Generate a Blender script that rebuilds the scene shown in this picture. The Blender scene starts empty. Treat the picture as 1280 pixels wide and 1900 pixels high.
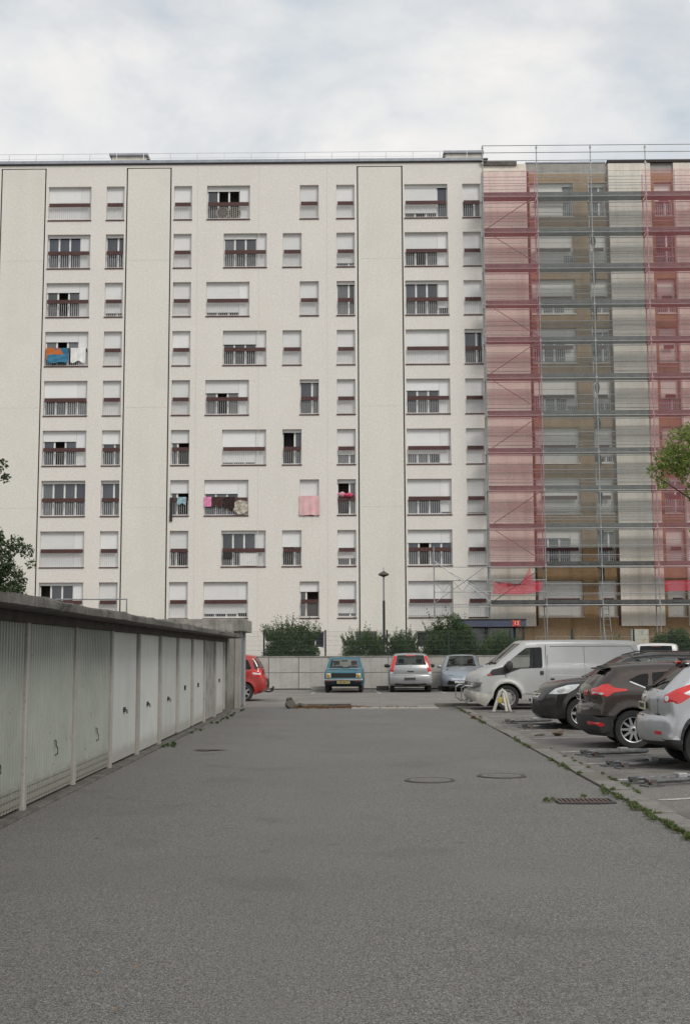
import bpy, bmesh, math, random
import numpy as np
from mathutils import Vector, Matrix
from mathutils.bvhtree import BVHTree
from mathutils.geometry import delaunay_2d_cdt

random.seed(7)
rng = np.random.default_rng(7)
S = bpy.context.scene
COL = S.collection
R = math.radians

# ------------------------------------------------------------------ camera
cam = bpy.data.cameras.new('camera')
cam.sensor_fit = 'VERTICAL'
cam.sensor_height = 36.0
cam.sensor_width = 24.0
cam.lens = 2250.0 / 1900.0 * 36.0
cam.clip_start = 0.1
cam.clip_end = 2000
camo = bpy.data.objects.new('camera', cam)
COL.objects.link(camo)
yaw, pitch, roll = -0.010365, 0.116326, -0.0039957
fwd = Vector((math.sin(yaw) * math.cos(pitch), math.cos(yaw) * math.cos(pitch), math.sin(pitch)))
rgt = Vector((math.cos(yaw), -math.sin(yaw), 0))
upv = rgt.cross(fwd)
r2 = rgt * math.cos(roll) + upv * math.sin(roll)
u2 = upv * math.cos(roll) - rgt * math.sin(roll)
mw = Matrix((r2, u2, -fwd)).transposed().to_4x4()
mw.translation = Vector((0, 0, 1.55))
camo.matrix_world = mw
S.camera = camo

# ------------------------------------------------------------------ sky, sun, exposure
SUN_EL, SUN_AZ = R(42), R(147)          # azimuth from +Y clockwise: behind the camera, to the right
w = bpy.data.worlds.new('World')
S.world = w
w.use_nodes = True
nt = w.node_tree
nt.nodes.clear()
out = nt.nodes.new('ShaderNodeOutputWorld')
bg = nt.nodes.new('ShaderNodeBackground')
bg.inputs['Strength'].default_value = 0.1
sky = nt.nodes.new('ShaderNodeTexSky')
sky.sky_type = 'NISHITA'
sky.sun_disc = False
sky.sun_elevation = SUN_EL
sky.sun_rotation = SUN_AZ
tc = nt.nodes.new('ShaderNodeTexCoord')
sep = nt.nodes.new('ShaderNodeSeparateXYZ')
nt.links.new(tc.outputs['Generated'], sep.inputs[0])
add = nt.nodes.new('ShaderNodeMath'); add.operation = 'ADD'; add.inputs[1].default_value = 0.35
mx0 = nt.nodes.new('ShaderNodeMath'); mx0.operation = 'MAXIMUM'; mx0.inputs[1].default_value = 0.0
nt.links.new(sep.outputs['Z'], mx0.inputs[0]); nt.links.new(mx0.outputs[0], add.inputs[0])
cmb = nt.nodes.new('ShaderNodeCombineXYZ')
for ax in ('X', 'Y'):
    dv = nt.nodes.new('ShaderNodeMath'); dv.operation = 'DIVIDE'
    nt.links.new(sep.outputs[ax], dv.inputs[0]); nt.links.new(add.outputs[0], dv.inputs[1])
    nt.links.new(dv.outputs[0], cmb.inputs[ax])
def wnoise(scale, detail, rough, dist=0.0):
    n = nt.nodes.new('ShaderNodeTexNoise')
    n.inputs['Scale'].default_value = scale; n.inputs['Detail'].default_value = detail
    n.inputs['Roughness'].default_value = rough; n.inputs['Distortion'].default_value = dist
    nt.links.new(cmb.outputs[0], n.inputs['Vector'])
    return n
n1 = wnoise(2.3, 6, 0.55, 0.3)
n2 = wnoise(5.2, 8, 0.55, 0.1)
cr1 = nt.nodes.new('ShaderNodeValToRGB')          # brightness of the cloud sheet
cr1.color_ramp.elements[0].position = 0.36; cr1.color_ramp.elements[0].color = (5.1, 5.7, 6.2, 1)
cr1.color_ramp.elements[1].position = 0.60; cr1.color_ramp.elements[1].color = (8.3, 8.05, 7.85, 1)
avg = nt.nodes.new('ShaderNodeMath'); avg.operation = 'MULTIPLY_ADD'; avg.inputs[1].default_value = 0.45
hf = nt.nodes.new('ShaderNodeMath'); hf.operation = 'MULTIPLY'; hf.inputs[1].default_value = 0.55
nt.links.new(n1.outputs['Fac'], hf.inputs[0])
nt.links.new(n2.outputs['Fac'], avg.inputs[0]); nt.links.new(hf.outputs[0], avg.inputs[2])
nt.links.new(avg.outputs[0], cr1.inputs['Fac'])
cr2 = nt.nodes.new('ShaderNodeValToRGB')          # where the blue thins the cloud
cr2.color_ramp.elements[0].position = 0.30; cr2.color_ramp.elements[0].color = (0.70, 0.70, 0.70, 1)
cr2.color_ramp.elements[1].position = 0.52; cr2.color_ramp.elements[1].color = (1, 1, 1, 1)
nt.links.new(n1.outputs['Fac'], cr2.inputs['Fac'])
mxs = nt.nodes.new('ShaderNodeMix'); mxs.data_type = 'RGBA'
nt.links.new(cr2.outputs['Color'], mxs.inputs['Factor'])
nt.links.new(sky.outputs['Color'], mxs.inputs['A'])
nt.links.new(cr1.outputs['Color'], mxs.inputs['B'])
nt.links.new(mxs.outputs['Result'], bg.inputs['Color'])
nt.links.new(bg.outputs[0], out.inputs['Surface'])

sl = bpy.data.lights.new('sun', 'SUN')
sl.energy = 1.5
sl.angle = R(20)
sl.color = (1.0, 0.95, 0.88)
so = bpy.data.objects.new('sun', sl)
COL.objects.link(so)
sdir = Vector((math.sin(SUN_AZ) * math.cos(SUN_EL), math.cos(SUN_AZ) * math.cos(SUN_EL), math.sin(SUN_EL)))
so.rotation_euler = sdir.to_track_quat('Z', 'Y').to_euler()
so.location = (30, -40, 60)

S.view_settings.view_transform = 'Standard'
S.view_settings.look = 'None'
S.view_settings.gamma = 1
S.view_settings.exposure = 0.19
S.view_settings.use_curve_mapping = False
S.render.engine = 'CYCLES'
S.cycles.transparent_max_bounces = 16
S.cycles.max_bounces = 8

# ------------------------------------------------------------------ materials
MATS = {}
def mat(name, col, col2=None, scale=4.0, detail=6, rough=0.7, metal=0.0, bump=0.0, bscale=None, coat=0.0,
        spec=0.5, lo=0.35, hi=0.65, speck=None, stretch=None, streak=None, island=None, trans=None, objrand=0.0, dirt=None):
    """procedural surface: two tones by noise, optional fine specks, vertical streaks and relief"""
    if name in MATS:
        return MATS[name]
    m = bpy.data.materials.new(name)
    m.use_nodes = True
    t = m.node_tree
    N, Lk = t.nodes, t.links
    b = N['Principled BSDF']
    b.inputs['Roughness'].default_value = rough
    b.inputs['Metallic'].default_value = metal
    b.inputs['Specular IOR Level'].default_value = spec
    if coat:
        b.inputs['Coat Weight'].default_value = coat
        b.inputs['Coat Roughness'].default_value = 0.06
    c = N.new('ShaderNodeTexCoord')
    vec = c.outputs['Object']
    if stretch:
        mp = N.new('ShaderNodeMapping')
        mp.inputs['Scale'].default_value = stretch
        Lk.new(vec, mp.inputs['Vector'])
        vec = mp.outputs['Vector']
    def noise(sc, de=6, ro=0.6, v=None):
        n = N.new('ShaderNodeTexNoise')
        n.inputs['Scale'].default_value = sc; n.inputs['Detail'].default_value = de
        n.inputs['Roughness'].default_value = ro
        Lk.new(v if v is not None else vec, n.inputs['Vector'])
        return n.outputs['Fac']
    def ramp(fac, a, ca, z, cz):
        r = N.new('ShaderNodeValToRGB')
        r.color_ramp.elements[0].position = a; r.color_ramp.elements[0].color = (*ca, 1)
        r.color_ramp.elements[1].position = z; r.color_ramp.elements[1].color = (*cz, 1)
        Lk.new(fac, r.inputs['Fac'])
        return r.outputs['Color']
    def mix(f, a, bb, mode='MIX'):
        x = N.new('ShaderNodeMix'); x.data_type = 'RGBA'; x.blend_type = mode
        if isinstance(f, float):
            x.inputs['Factor'].default_value = f
        else:
            Lk.new(f, x.inputs['Factor'])
        for k, v in (('A', a), ('B', bb)):
            if isinstance(v, tuple):
                x.inputs[k].default_value = (*v, 1)
            else:
                Lk.new(v, x.inputs[k])
        return x.outputs['Result']
    col2 = col2 or tuple(v * 0.8 for v in col)
    cc = ramp(noise(scale, detail), lo, col, hi, col2)
    if streak:                                   # (colour, scale, amount): rain streaks down the face
        mp = N.new('ShaderNodeMapping'); mp.inputs['Scale'].default_value = (streak[1], streak[1], streak[1] * 0.06)
        Lk.new(c.outputs['Object'], mp.inputs['Vector'])
        f = ramp(noise(1.0, 5, 0.65, mp.outputs['Vector']), 0.5, (0, 0, 0), 0.78, (streak[2],) * 3)
        cc = mix(f, cc, streak[0])
    if speck:                                    # list of (colour, scale, threshold, amount)
        for (sc_, s_, th, am) in speck:
            f = ramp(noise(s_, 2, 0.5, c.outputs['Object']), th, (0, 0, 0), th + 0.08, (am,) * 3)
            cc = mix(f, cc, sc_)
    if dirt:                                     # (colour, height, amount): splashed dirt that thins out upwards
        sp_ = N.new('ShaderNodeSeparateXYZ'); Lk.new(c.outputs['Object'], sp_.inputs[0])
        nz_ = noise(9, 6, 0.7, c.outputs['Object'])
        ma = N.new('ShaderNodeMath'); ma.operation = 'MULTIPLY_ADD'; ma.inputs[1].default_value = -1.3 * dirt[1]
        Lk.new(nz_, ma.inputs[0]); Lk.new(sp_.outputs['Z'], ma.inputs[2])
        f = ramp(ma.outputs[0], 0.0 if dirt[1] < .3 else 0.0, (dirt[2],) * 3, min(1.0, dirt[1] * .5), (0, 0, 0))
        cc = mix(f, cc, dirt[0])
    if objrand:
        oi = N.new('ShaderNodeObjectInfo')
        r_ = N.new('ShaderNodeMapRange'); r_.inputs['To Min'].default_value = 1 - objrand; r_.inputs['To Max'].default_value = 1.0
        Lk.new(oi.outputs['Random'], r_.inputs['Value'])
        hs = N.new('ShaderNodeHueSaturation'); Lk.new(r_.outputs[0], hs.inputs['Value']); Lk.new(cc, hs.inputs['Color']); cc = hs.outputs['Color']
    if island:
        g = N.new('ShaderNodeNewGeometry')
        r_ = N.new('ShaderNodeValToRGB')
        els = r_.color_ramp.elements
        els[0].position = 0.0; els[0].color = (*island[0], 1)
        els[1].position = 1.0; els[1].color = (*island[-1], 1)
        for i, q in enumerate(island[1:-1]):
            e = els.new((i + 1) / (len(island) - 1)); e.color = (*q, 1)
        Lk.new(g.outputs['Random Per Island'], r_.inputs['Fac'])
        cc = mix(0.65, cc, r_.outputs['Color'])
    Lk.new(cc, b.inputs['Base Color'])
    if bump:
        bp = N.new('ShaderNodeBump')
        bp.inputs['Strength'].default_value = min(1.0, bump)
        bp.inputs['Distance'].default_value = 0.02 if bump <= 1 else 0.02 * bump
        Lk.new(noise(bscale or scale * 6, 4, 0.6, c.outputs['Object']), bp.inputs['Height'])
        Lk.new(bp.outputs['Normal'], b.inputs['Normal'])
    if trans:
        b.inputs['Subsurface Weight'].default_value = 0
        tl = N.new('ShaderNodeBsdfTranslucent'); Lk.new(cc, tl.inputs['Color'])
        ms = N.new('ShaderNodeMixShader'); ms.inputs[0].default_value = trans
        Lk.new(b.outputs[0], ms.inputs[1]); Lk.new(tl.outputs[0], ms.inputs[2])
        Lk.new(ms.outputs[0], N['Material Output'].inputs['Surface'])
    MATS[name] = m
    return m

def glassmat(name, tint, ior=1.5):
    if name in MATS:
        return MATS[name]
    m = bpy.data.materials.new(name); m.use_nodes = True
    N, Lk = m.node_tree.nodes, m.node_tree.links
    N.remove(N['Principled BSDF'])
    f = N.new('ShaderNodeFresnel'); g_ = N.new('ShaderNodeNewGeometry')
    mr = N.new('ShaderNodeMapRange'); mr.inputs['To Min'].default_value = ior; mr.inputs['To Max'].default_value = 1 / ior
    Lk.new(g_.outputs['Backfacing'], mr.inputs['Value']); Lk.new(mr.outputs[0], f.inputs['IOR'])
    tr = N.new('ShaderNodeBsdfTransparent'); tr.inputs['Color'].default_value = (*tint, 1)
    gl = N.new('ShaderNodeBsdfGlossy'); gl.inputs['Roughness'].default_value = 0.03
    ms = N.new('ShaderNodeMixShader')
    Lk.new(f.outputs[0], ms.inputs[0]); Lk.new(tr.outputs[0], ms.inputs[1]); Lk.new(gl.outputs[0], ms.inputs[2])
    Lk.new(ms.outputs[0], N['Material Output'].inputs['Surface'])
    MATS[name] = m
    return m

def netmat(name, col, alpha, scale=26):
    """open debris netting: threads that cover a share of the area, the rest clear"""
    if name in MATS:
        return MATS[name]
    m = bpy.data.materials.new(name); m.use_nodes = True
    N, Lk = m.node_tree.nodes, m.node_tree.links
    b = N['Principled BSDF']
    b.inputs['Base Color'].default_value = (*col, 1); b.inputs['Roughness'].default_value = 0.8
    c = N.new('ShaderNodeTexCoord')
    n = N.new('ShaderNodeTexNoise'); n.inputs['Scale'].default_value = 0.9; n.inputs['Detail'].default_value = 8
    n.inputs['Roughness'].default_value = 0.7
    Lk.new(c.outputs['Object'], n.inputs['Vector'])
    mr = N.new('ShaderNodeMapRange')
    mr.inputs['From Min'].default_value = 0.3; mr.inputs['From Max'].default_value = 0.7
    mr.inputs['To Min'].default_value = alpha * 0.8; mr.inputs['To Max'].default_value = alpha * 1.2
    Lk.new(n.outputs['Fac'], mr.inputs['Value'])
    tr = N.new('ShaderNodeBsdfTransparent')
    ms = N.new('ShaderNodeMixShader')
    Lk.new(mr.outputs[0], ms.inputs[0]); Lk.new(tr.outputs[0], ms.inputs[1]); Lk.new(b.outputs[0], ms.inputs[2])
    Lk.new(ms.outputs[0], N['Material Output'].inputs['Surface'])
    MATS[name] = m
    return m

asphalt = mat('asphalt', (0.148, 0.144, 0.135), (0.120, 0.116, 0.108), scale=0.45, rough=0.92, bump=0.7, bscale=130,
              speck=[((0.42, 0.41, 0.385), 190, 0.54, 0.9), ((0.028, 0.027, 0.026), 160, 0.54, 0.9), ((0.34, 0.33, 0.305), 95, 0.545, 0.75), ((0.04, 0.038, 0.036), 80, 0.545, 0.75),
                     ((0.27, 0.26, 0.242), 44, 0.555, 0.4), ((0.065, 0.062, 0.058), 36, 0.555, 0.4), ((0.21, 0.202, 0.188), 11, 0.58, 0.15), ((0.095, 0.091, 0.085), 9, 0.58, 0.15),
                     ((0.095, 0.091, 0.085), 0.8, 0.6, 0.28), ((0.195, 0.188, 0.175), 0.33, 0.56, 0.3), ((0.08, 0.077, 0.072), 3.1, 0.67, 0.3)])
asphalt_lot = mat('asphalt_lot', (0.172, 0.159, 0.147), (0.13, 0.12, 0.11), scale=0.7, rough=0.92, bump=0.5, bscale=90,
              speck=[((0.33, 0.31, 0.285), 70, 0.55, 0.75), ((0.05, 0.046, 0.042), 55, 0.555, 0.7), ((0.09, 0.082, 0.075), 1.1, 0.57, 0.5), ((0.25, 0.235, 0.215), 1.7, 0.6, 0.4), ((0.06, 0.056, 0.052), 4, 0.64, 0.4)])
asphalt_back = mat('asphalt_back', (0.225, 0.21, 0.193), (0.175, 0.164, 0.151), scale=0.5, rough=0.92, bump=0.4, bscale=60,
              speck=[((0.32, 0.305, 0.28), 26, 0.555, 0.55), ((0.08, 0.075, 0.07), 20, 0.57, 0.5), ((0.1, 0.093, 0.086), 0.9, 0.58, 0.5)])
concrete = mat('concrete', (0.33, 0.315, 0.285), (0.2, 0.19, 0.17), scale=3, rough=0.9, bump=0.5, bscale=40,
              streak=((0.07, 0.068, 0.06), 5, 0.7), speck=[((0.09, 0.085, 0.075), 22, 0.6, 0.5)], dirt=((0.09, 0.08, 0.065), 0.4, 0.7))
concrete_dark = mat('concrete_dark', (0.155, 0.145, 0.13), (0.075, 0.07, 0.062), scale=4, rough=0.92, bump=0.7, bscale=40,
              streak=((0.035, 0.034, 0.03), 6, 0.7), speck=[((0.24, 0.23, 0.2), 25, 0.62, 0.5)])
concrete_pale = mat('concrete_pale', (0.38, 0.365, 0.335), (0.3, 0.288, 0.262), scale=1.5, rough=0.9, bump=0.3, bscale=50,
              streak=((0.16, 0.15, 0.13), 4, 0.6), speck=[((0.2, 0.19, 0.17), 18, 0.6, 0.4)])
render_cream = mat('render_cream', (0.735, 0.705, 0.655), (0.70, 0.672, 0.624), scale=0.35, rough=0.92, bump=0.3, bscale=24,
              streak=((0.66, 0.625, 0.57), 0.9, 0.5), speck=[((0.62, 0.588, 0.535), 10, 0.55, 0.5), ((0.82, 0.785, 0.73), 8, 0.56, 0.5), ((0.69, 0.655, 0.6), 0.5, 0.6, 0.35)])
render_strip = mat('render_strip', (0.725, 0.707, 0.645), (0.69, 0.672, 0.612), scale=0.35, rough=0.92, bump=0.3, bscale=24,
              streak=((0.62, 0.6, 0.54), 0.9, 0.55), speck=[((0.605, 0.585, 0.525), 10, 0.55, 0.5), ((0.8, 0.778, 0.71), 8, 0.56, 0.5), ((0.665, 0.643, 0.58), 0.45, 0.58, 0.45)])
render_old = mat('render_old', (0.79, 0.735, 0.65), (0.71, 0.66, 0.58), scale=0.6, rough=0.92, bump=0.4, bscale=20,
              streak=((0.4, 0.36, 0.3), 1.6, 0.6), speck=[((0.5, 0.46, 0.385), 8, 0.6, 0.6)])
ochre = mat('ochre_render', (0.34, 0.228, 0.122), (0.27, 0.178, 0.094), scale=1.0, rough=0.9, bump=0.4, bscale=20,
              streak=((0.13, 0.07, 0.03), 2, 0.6), speck=[((0.17, 0.095, 0.04), 10, 0.56, 0.5)])
joint_dark = mat('joint_dark', (0.035, 0.028, 0.028), rough=0.8)
white_pvc = mat('white_pvc', (0.78, 0.78, 0.76), (0.72, 0.72, 0.7), rough=0.5)
shutter_w = mat('shutter_white', (0.82, 0.822, 0.815), (0.76, 0.764, 0.755), scale=0.8, rough=0.6, stretch=(1, 1, 3), speck=[((0.64, 0.64, 0.63), 14, 0.58, 0.4)], objrand=0.16)
shutter_b = mat('shutter_cream', (0.70, 0.69, 0.65), (0.63, 0.62, 0.58), scale=0.8, rough=0.6)
rail_brown = mat('rail_brown', (0.085, 0.032, 0.028), (0.058, 0.022, 0.02), scale=3, rough=0.65, streak=((0.13, 0.07, 0.06), 8, 0.5))
sill_brown = mat('sill_brown', (0.11, 0.045, 0.036), (0.075, 0.03, 0.026), rough=0.7)
bar_grey = mat('bar_grey', (0.6, 0.6, 0.59), rough=0.5)
pane_dark = mat('pane_dark', (0.04, 0.046, 0.058), (0.08, 0.088, 0.105), scale=0.9, rough=0.05, spec=1.0, objrand=0.6)  # tone steps from pane to pane put varied sky reflection into the colour
pane_net = mat('pane_curtain', (0.16, 0.165, 0.175), (0.08, 0.085, 0.092), scale=2.5, rough=0.08, spec=0.9, stretch=(9, 1, 0.4))
room_wall = mat('room_wall', (0.2, 0.18, 0.165), rough=0.9)
coping = mat('coping_metal', (0.34, 0.37, 0.41), (0.27, 0.29, 0.33), rough=0.5, metal=0.2)
galv = mat('galvanised', (0.40, 0.415, 0.42), (0.29, 0.3, 0.305), scale=6, rough=0.45, metal=0.55)
deck_m = mat('deck_steel', (0.10, 0.105, 0.105), (0.06, 0.062, 0.062), scale=5, rough=0.6, metal=0.3)
black_mt = mat('black_metal', (0.02, 0.023, 0.024), rough=0.5)
green_mt = mat('dark_green_metal', (0.014, 0.026, 0.024), rough=0.5)
door_grey = mat('door_grey_green', (0.34, 0.365, 0.325), (0.29, 0.312, 0.277), scale=1.4, rough=0.65, bump=0.15, bscale=30,
              streak=((0.28, 0.285, 0.26), 6, 0.5), speck=[((0.1, 0.085, 0.07), 16, 0.7, 0.8), ((0.36, 0.365, 0.335), 2.2, 0.6, 0.4)], objrand=0.12, dirt=((0.2, 0.18, 0.145), 0.3, 0.6))
door_white = mat('door_white', (0.57, 0.58, 0.552), (0.515, 0.524, 0.5), scale=1.2, rough=0.6, bump=0.1, bscale=25,
              streak=((0.38, 0.39, 0.38), 5, 0.5), speck=[((0.26, 0.24, 0.22), 15, 0.72, 0.7), ((0.52, 0.52, 0.5), 2.2, 0.6, 0.4)], objrand=0.14, dirt=((0.27, 0.245, 0.205), 0.25, 0.5))
door_old = mat('door_weathered', (0.36, 0.355, 0.335), (0.22, 0.215, 0.2), scale=3, rough=0.8, bump=0.3, bscale=25,
              streak=((0.09, 0.085, 0.08), 5, 0.8))
paint_white = mat('road_paint', (0.5, 0.49, 0.46), (0.25, 0.24, 0.225), scale=7, rough=0.85, lo=0.4, hi=0.62, speck=[((0.15, 0.142, 0.135), 30, 0.52, 0.7)])
leaf_a = mat('leaf_dark', (0.045, 0.088, 0.028), (0.065, 0.12, 0.036), scale=1.2, rough=0.55, trans=0.2,
              island=[(0.016, 0.036, 0.013), (0.05, 0.098, 0.03), (0.12, 0.165, 0.05)])
leaf_b = mat('leaf_mid', (0.055, 0.11, 0.032), (0.08, 0.14, 0.042), scale=1.2, rough=0.55, trans=0.3,
              island=[(0.025, 0.055, 0.018), (0.07, 0.13, 0.036), (0.15, 0.21, 0.06)])
leaf_c = mat('leaf_light', (0.17, 0.25, 0.05), (0.2, 0.28, 0.065), scale=1.2, rough=0.55, trans=0.35,
              island=[(0.075, 0.13, 0.026), (0.2, 0.28, 0.055), (0.33, 0.39, 0.11)])
leaf_s = mat('leaf_deep', (0.026, 0.052, 0.018), (0.04, 0.072, 0.024), scale=1.2, rough=0.55, trans=0.2, island=[(0.014, 0.028, 0.012), (0.034, 0.066, 0.02), (0.07, 0.105, 0.034)])  # deepest green of the leaf tones, for the left tree
bark = mat('bark', (0.1, 0.08, 0.06), (0.05, 0.04, 0.032), scale=9, rough=0.9, bump=0.8)
soil = mat('soil', (0.12, 0.09, 0.06), (0.07, 0.055, 0.04), scale=3, rough=0.95, bump=0.6)
weed = mat('weed', (0.06, 0.105, 0.025), (0.11, 0.14, 0.045), scale=2, rough=0.7, island=[(0.03, 0.06, 0.016), (0.07, 0.125, 0.03), (0.13, 0.17, 0.045), (0.26, 0.21, 0.09)])
dry = mat('dry_leaf', (0.2, 0.1, 0.035), (0.16, 0.07, 0.025), scale=2, rough=0.8, island=[(0.08, 0.05, 0.025), (0.2, 0.1, 0.035), (0.36, 0.2, 0.06)])
rubber = mat('rubber', (0.017, 0.017, 0.018), (0.032, 0.031, 0.03), scale=5, rough=0.85)
plastic_blk = mat('plastic_black', (0.02, 0.02, 0.021), (0.035, 0.034, 0.033), scale=4, rough=0.6)
seam_m = mat('seam_dark', (0.01, 0.01, 0.01), rough=0.8)
chrome = mat('chrome', (0.72, 0.73, 0.74), rough=0.15, metal=1.0)
alloy = mat('alloy', (0.55, 0.56, 0.57), (0.45, 0.46, 0.47), rough=0.35, metal=0.7)
hub_grey = mat('hub_grey', (0.42, 0.42, 0.41), (0.26, 0.25, 0.24), scale=8, rough=0.5, metal=0.3)
lamp_red = mat('lamp_red', (0.62, 0.018, 0.014), (0.5, 0.012, 0.012), rough=0.12, coat=1.0)
lamp_clear = mat('lamp_clear', (0.72, 0.74, 0.75), (0.48, 0.5, 0.52), scale=9, rough=0.12, coat=1.0)
lamp_dull = mat('lamp_dull', (0.2, 0.2, 0.185), (0.1, 0.1, 0.09), scale=12, rough=0.25, coat=0.6)
lamp_amber = mat('lamp_amber', (0.46, 0.3, 0.06), (0.3, 0.17, 0.03), scale=14, rough=0.15, coat=1.0)
seat_m = mat('seat_cloth', (0.06, 0.06, 0.065), rough=0.9)
seat_l = mat('seat_pale', (0.30, 0.27, 0.22), rough=0.9)
glass = glassmat('car_glass', (0.42, 0.47, 0.46))
glass_dk = glassmat('car_glass_dark', (0.12, 0.13, 0.135))
glass_cl = glassmat('car_glass_clear', (0.75, 0.79, 0.78))
plate_w = mat('plate_white', (0.7, 0.7, 0.68), rough=0.5)
plate_y = mat('plate_yellow', (0.40, 0.35, 0.12), (0.32, 0.28, 0.11), scale=20, rough=0.5)
plate_cream = mat('plate_cream', (0.62, 0.58, 0.4), rough=0.5)
ink = mat('ink', (0.02, 0.02, 0.02), rough=0.6)

# ------------------------------------------------------------------ mesh helpers
class MB:
    def __init__(s):
        s.v, s.f, s.m = [], [], []
    def quad(s, a, b, c, d, mi=0):
        n = len(s.v); s.v += [tuple(a), tuple(b), tuple(c), tuple(d)]; s.f.append((n, n + 1, n + 2, n + 3)); s.m.append(mi)
    def box(s, x0, x1, y0, y1, z0, z1, mi=0):
        n = len(s.v)
        s.v += [(x0, y0, z0), (x1, y0, z0), (x1, y1, z0), (x0, y1, z0), (x0, y0, z1), (x1, y0, z1), (x1, y1, z1), (x0, y1, z1)]
        for q in ((0, 3, 2, 1), (4, 5, 6, 7), (0, 1, 5, 4), (1, 2, 6, 5), (2, 3, 7, 6), (3, 0, 4, 7)):
            s.f.append(tuple(n + i for i in q)); s.m.append(mi)
    def tube(s, pts, r, n=6, mi=0, r1=None):
        pts = [Vector(p) for p in pts]
        rings = []
        for i, p in enumerate(pts):
            if i == 0: d = pts[1] - p
            elif i == len(pts) - 1: d = p - pts[-2]
            else: d = (pts[i + 1] - p).normalized() + (p - pts[i - 1]).normalized()
            d.normalize()
            a = d.cross(Vector((0, 0, 1)))
            if a.length < 0.05: a = d.cross(Vector((0, 1, 0)))
            a.normalize(); b = d.cross(a)
            rr = r if r1 is None else r + (r1 - r) * i / (len(pts) - 1)
            base = len(s.v)
            for k in range(n):
                t = 2 * math.pi * k / n
                s.v.append(tuple(p + (a * math.cos(t) + b * math.sin(t)) * rr))
            rings.append(base)
        for i in range(len(rings) - 1):
            for k in range(n):
                s.f.append((rings[i] + k, rings[i] + (k + 1) % n, rings[i + 1] + (k + 1) % n, rings[i + 1] + k)); s.m.append(mi)
        s.f.append(tuple(rings[0] + k for k in reversed(range(n)))); s.m.append(mi)
        s.f.append(tuple(rings[-1] + k for k in range(n))); s.m.append(mi)
    def lathe(s, prof, axis='Z', n=24, mi=0, c=(0, 0, 0), caps=False):
        base = len(s.v)
        for (r, h) in prof:
            for k in range(n):
                t = 2 * math.pi * k / n
                a, b = r * math.cos(t), r * math.sin(t)
                p = {'Z': (a, b, h), 'Y': (a, h, b), 'X': (h, a, b)}[axis]
                s.v.append((p[0] + c[0], p[1] + c[1], p[2] + c[2]))
        for i in range(len(prof) - 1):
            for k in range(n):
                s.f.append((base + i * n + k, base + i * n + (k + 1) % n, base + (i + 1) * n + (k + 1) % n, base + (i + 1) * n + k)); s.m.append(mi)
        if caps:
            s.f.append(tuple(base + k for k in range(n))); s.m.append(mi)
            s.f.append(tuple(base + (len(prof) - 1) * n + k for k in range(n))); s.m.append(mi)
    def mesh(s, name, mats, smooth=False, angle=40):
        me = bpy.data.meshes.new(name)
        me.from_pydata(s.v, [], s.f)
        for m in (mats if isinstance(mats, (list, tuple)) else [mats]): me.materials.append(m)
        me.polygons.foreach_set('material_index', s.m)
        if smooth:
            bm = bmesh.new(); bm.from_mesh(me)
            bmesh.ops.remove_doubles(bm, verts=bm.verts, dist=1e-5)
            bmesh.ops.recalc_face_normals(bm, faces=bm.faces)
            bm.to_mesh(me); bm.free()
            me.polygons.foreach_set('use_smooth', [True] * len(me.polygons))
            me.set_sharp_from_angle(angle=R(angle))
        me.update()
        return me
    def build(s, name, mats, parent=None, loc=(0, 0, 0), smooth=False, bevel=0.0, angle=40):
        o = link(name, s.mesh(name, mats, smooth, angle), parent, loc)
        if bevel:
            b = o.modifiers.new('bevel', 'BEVEL'); b.width = bevel; b.segments = 2; b.limit_method = 'ANGLE'
        return o

def link(name, me, parent=None, loc=(0, 0, 0)):
    o = bpy.data.objects.new(name, me); COL.objects.link(o); o.location = loc
    if parent is not None: o.parent = parent
    return o
def tag(o, label=None, cat=None, group=None, kind=None):
    for k, v in (('label', label), ('category', cat), ('group', group), ('kind', kind)):
        if v: o[k] = v
    return o
def thing(name, label, cat, loc=(0, 0, 0), rz=0.0, group=None):
    o = bpy.data.objects.new(name, None); COL.objects.link(o)
    o.location = loc; o.rotation_euler = (0, 0, rz); o.empty_display_size = 0.3
    return tag(o, label, cat, group)
BOXES = {}
def boxpart(name, m, parent, x0, x1, y0, y1, z0, z1):
    """a box whose mesh is shared by every box of that size and material"""
    key = (name, m.name, round(x1 - x0, 3), round(y1 - y0, 3), round(z1 - z0, 3))
    if key not in BOXES:
        b = MB(); b.box(0, x1 - x0, 0, y1 - y0, 0, z1 - z0)
        BOXES[key] = b.mesh(name, m)
    return link(name, BOXES[key], parent, (x0, y0, z0))
def copy_thing(root, loc, rz, label):
    r = root.copy(); COL.objects.link(r); r.location = loc; r.rotation_euler = (0, 0, rz); r['label'] = label
    for ch in root.children:
        c = ch.copy(); COL.objects.link(c); c.parent = r
        for g in ch.children:
            d = g.copy(); COL.objects.link(d); d.parent = c
    return r
def inside(poly, P):
    x, y = P[:, 0], P[:, 1]
    c = np.zeros(len(P), bool)
    n = len(poly)
    for i in range(n):
        x0, y0 = poly[i]; x1, y1 = poly[(i + 1) % n]
        k = ((y0 > y) != (y1 > y))
        with np.errstate(divide='ignore', invalid='ignore'):
            xi = (x1 - x0) * (y - y0) / ((y1 - y0) if y1 != y0 else 1e-12) + x0
        c ^= k & (x < xi)
    return c

# ------------------------------------------------------------------ ground
b = MB(); b.quad((-500, -300, -0.03), (500, -300, -0.03), (500, 900, -0.03), (-500, 900, -0.03))
tag(b.build('ground', asphalt_lot), kind='structure')
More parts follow.
